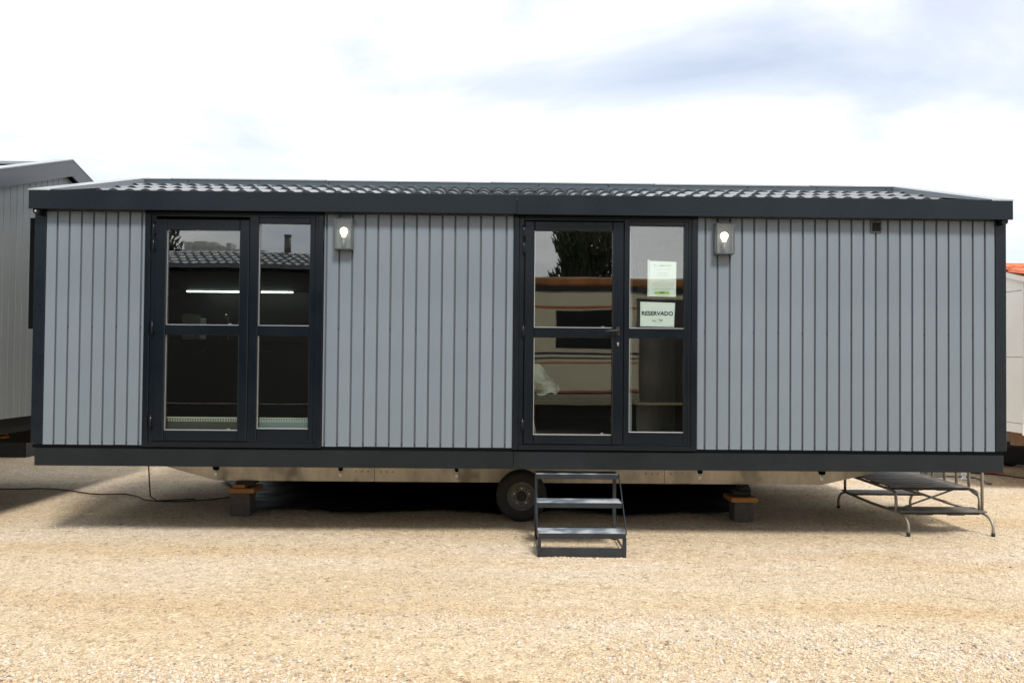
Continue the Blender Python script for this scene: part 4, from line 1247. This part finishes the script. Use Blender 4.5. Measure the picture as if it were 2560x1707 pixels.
obj('flue_pipe', MB().cyl((-5.47, -13.0, 3.9), (-5.47, -13.0, 4.73), 0.085, 12).cyl((-5.47, -13.0, 4.731), (-5.47, -13.0, 4.78), 0.10, 12), 'pipe', ro)
obj('skirt', MB().box(DX0, DX1, -10.4, -10.32, 0.0, 0.69), 'ndark', dk)

cv = thing('static_caravan', 'cream striped static caravan across the yard, reflected in the entrance door', 'caravan', (4.5, -12.0, 0))
CX0, CX1, CY = -0.8, 9.2, -10.2
obj('body', MB().box(CX0, CX1, -13.6, CY, 0.74, 3.22, 0.06), 'cream', cv)
obj('roof_edge', MB().box(CX0 - .05, CX1 + .05, -13.65, CY + .05, 3.33, 3.52, 0.04), 'rust', cv)
obj('gutter', MB().box(CX0 - .02, CX1 + .02, -13.62, CY + .02, 3.221, 3.329), 'black', cv)
obj('window', MB().box(1.13, 2.42, CY + .002, CY + .03, 1.98, 2.80, 0.01), 'darkglass', cv)
obj('side_door', MB().box(2.96, 4.3, CY + .002, CY + .03, 0.80, 3.08, 0.01), 'darkglass', cv)
obj('window', MB().box(5.2, 7.4, CY + .002, CY + .03, 1.98, 2.80, 0.01), 'darkglass', cv)
for z0, z1, mm in ((2.835, 2.885, 'stripe'), (1.84, 1.885, 'black'), (1.745, 1.775, 'black'), (1.645, 1.675, 'stripe'), (1.02, 1.06, 'stripe'), (0.975, 1.015, 'black')):
    obj('stripe', MB().box(CX0 + .07, 2.955, CY + .0005, CY + .006, z0, z1), mm, cv)
for k in range(5):
    obj('skirt_groove', MB().box(CX0 + .07, 2.955, CY + .0005, CY + .008, 0.79 + k * .036, 0.803 + k * .036), 'black', cv)
obj('under_skirt', MB().box(CX0 + .2, CX1 - .2, CY - .5, CY - .42, 0.0, 0.739), 'ndark', cv)


def conifer(label, x, y, hgt_, rad, zb, seed):
    rr = random.Random(seed)
    t = thing('cypress_tree', label, 'tree', (x, y, 0), 'trees across the yard')
    obj('trunk', MB().cyl((x, y, 0), (x, y, hgt_ * .8), 0.28, 10, 0.08), 'bark', t)
    mb = MB()
    for k in range(17000):
        w = rr.random() ** 0.85
        z = zb + w * (hgt_ - zb)
        env = rad * (min(1, 2.6 * (1 - w)) ** .6) * (0.82 + .18 * math.sin(z * 2.3 + seed) * math.cos(z * 1.1))
        a = rr.uniform(0, 2 * math.pi)
        q = env * (rr.random() ** .45) * (1 + .10 * math.sin(5 * a + z * 3))
        c_ = Vector((x + q * math.cos(a), y + q * math.sin(a), z))
        s = rr.uniform(.12, .26)
        d = Vector((math.cos(a) * .5 + rr.uniform(-.3, .3), math.sin(a) * .5 + rr.uniform(-.3, .3), 1)).normalized()
        e_ = d.cross(Vector((rr.uniform(-1, 1), rr.uniform(-1, 1), rr.uniform(-.3, .3)))).normalized()
        mb.add([c_ - e_ * s * .5, c_ + d * s * .3 - e_ * s * .1, c_ + d * s * 1.6, c_ + e_ * s * .5], [(0, 1, 2, 3)])
    obj('crown', mb, 'leaf', t)


conifer('broad dark cypress beyond the caravan, reflected in the entrance door', 3.75, -30.0, 17, 1.95, 2.0, 3)
conifer('dark conical tree reflected at the left edge of the left door', -17.6, -30.0, 13.5, 3.0, 1.0, 5)
ap = thing('distant_block', 'pale far apartment block reflected above the tiled roof in the left door', 'building', (-17.5, -40, 0))
obj('wall', MB().box(-19.5, -14.0, -46, -40.0, 0, 7.75), 'facade', ap)
for x0, x1, zt in ((-18.5, -18.1, 8.25), (-17.95, -17.3, 8.28), (-17.05, -16.75, 8.22), (-16.6, -16.3, 8.0), (-16.05, -15.75, 8.15)):
    obj('rooftop_stack', MB().box(x0, x1, -41.2, -40.2, 7.751, zt), 'facade', ap)
for k in range(6):
    obj('window', MB().box(-19.2 + k * .88, -18.75 + k * .88, -40.02, -39.99, 5.8, 6.9), 'darkglass', ap)


# ------------------------------------------------------------------ loose stones
def scatter(count, xr, yr, smin, smax, power, seed, ico=False, densify=None):
    rg = np.random.default_rng(seed)
    x = rg.uniform(xr[0], xr[1], count)
    y = rg.uniform(yr[0], yr[1], count) if densify is None else yr[0] + (yr[1] - yr[0]) * rg.random(count) ** densify
    s = smin + (smax - smin) * rg.random(count) ** power
    return x, y, s


def stones_object(name, sets, ico):
    if ico:
        t = (1 + 5 ** .5) / 2
        bv = np.array([(-1, t, 0), (1, t, 0), (-1, -t, 0), (1, -t, 0), (0, -1, t), (0, 1, t), (0, -1, -t), (0, 1, -t), (t, 0, -1), (t, 0, 1), (-t, 0, -1), (-t, 0, 1)]) / 1.9
        bf = np.array([(0, 11, 5), (0, 5, 1), (0, 1, 7), (0, 7, 10), (0, 10, 11), (1, 5, 9), (5, 11, 4), (11, 10, 2), (10, 7, 6), (7, 1, 8), (3, 9, 4), (3, 4, 2), (3, 2, 6), (3, 6, 8), (3, 8, 9), (4, 9, 5), (2, 4, 11), (6, 2, 10), (8, 6, 7), (9, 8, 1)])
    else:
        bv = np.array([(1, 0, 0), (0, 1, 0), (-1, 0, 0), (0, -1, 0), (.1, .05, 1), (0, 0, -1)], float)
        bf = np.array([(0, 1, 4), (1, 2, 4), (2, 3, 4), (3, 0, 4), (1, 0, 5), (2, 1, 5), (3, 2, 5), (0, 3, 5)])
    X = np.concatenate([a[0] for a in sets]); Y = np.concatenate([a[1] for a in sets]); S = np.concatenate([a[2] for a in sets])
    n = len(X)
    rg = np.random.default_rng(11)
    jit = 1 + rg.uniform(-.28, .28, (n, len(bv), 3))
    V = bv[None] * jit * np.stack([S * rg.uniform(.75, 1.3, n), S * rg.uniform(.75, 1.3, n), S * rg.uniform(.4, .75, n)], -1)[:, None, :]
    a = rg.uniform(0, 6.283, n)
    ca, sa = np.cos(a)[:, None], np.sin(a)[:, None]
    vx, vy = V[..., 0] * ca - V[..., 1] * sa, V[..., 0] * sa + V[..., 1] * ca
    V = np.stack([vx + X[:, None], vy + Y[:, None], V[..., 2] + (hgt(X, Y) + S * .18)[:, None]], -1).reshape(-1, 3)
    F = (bf[None] + (np.arange(n) * len(bv))[:, None, None]).reshape(-1, 3)
    me_ = bpy.data.meshes.new(name)
    me_.vertices.add(len(V)); me_.vertices.foreach_set('co', V.astype(np.float32).ravel())
    me_.loops.add(F.size); me_.loops.foreach_set('vertex_index', F.astype(np.int32).ravel())
    me_.polygons.add(len(F)); me_.polygons.foreach_set('loop_start', (np.arange(len(F)) * 3).astype(np.int32))
    me_.update(calc_edges=True)
    me_.validate()
    me_.materials.append(M['stone'])
    o = bpy.data.objects.new(name, me_)
    COL.objects.link(o)
    o['kind'] = 'stuff'
    return o


def patchy(x, y, s, amp=1.0):
    s = np.where(y > -2.6, s * 0.85, s)
    """keep stones in drifts, like raked and driven-over gravel"""
    d = np.sin(1.1 * x + 2.3 * y) + np.sin(2.7 * x - 1.2 * y + 1.3) + np.sin(0.6 * x + 5.0 * y + .4)
    keep = np.random.default_rng(5).random(len(x)) < np.clip(0.5 + 0.28 * d * amp, 0.08, 1)
    return x[keep], y[keep], s[keep]


fine = [patchy(*scatter(70000, (-3.8, 4.0), (-3.5, -1.0), 0.003, 0.0085, 2.0, 1, densify=1.3)),
        patchy(*scatter(30000, (-6.0, 6.2), (-2.2, 1.0), 0.004, 0.010, 2.0, 2)),
        patchy(*scatter(9000, (-9, 9), (0.5, 7.0), 0.006, 0.014, 2.0, 3))]
g1 = stones_object('fine_gravel', fine, False)
g1['label'] = 'fine sandy gravel spread over the yard'
g1['category'] = 'gravel'
coarse = [patchy(*scatter(21000, (-3.0, 3.1), (-3.5, -2.1), 0.005, 0.0155, 2.4, 4, densify=1.9)),
          patchy(*scatter(1300, (-5.5, 5.8), (-2.8, 0.8), 0.007, 0.018, 3.0, 6)),
          scatter(30, (0.33, 1.12), (-0.56, -0.50), 0.008, 0.020, 1.5, 8)]
g2 = stones_object('loose_stones', coarse, True)
g2['label'] = 'scattered small stones lying on the sandy yard'
g2['category'] = 'gravel'
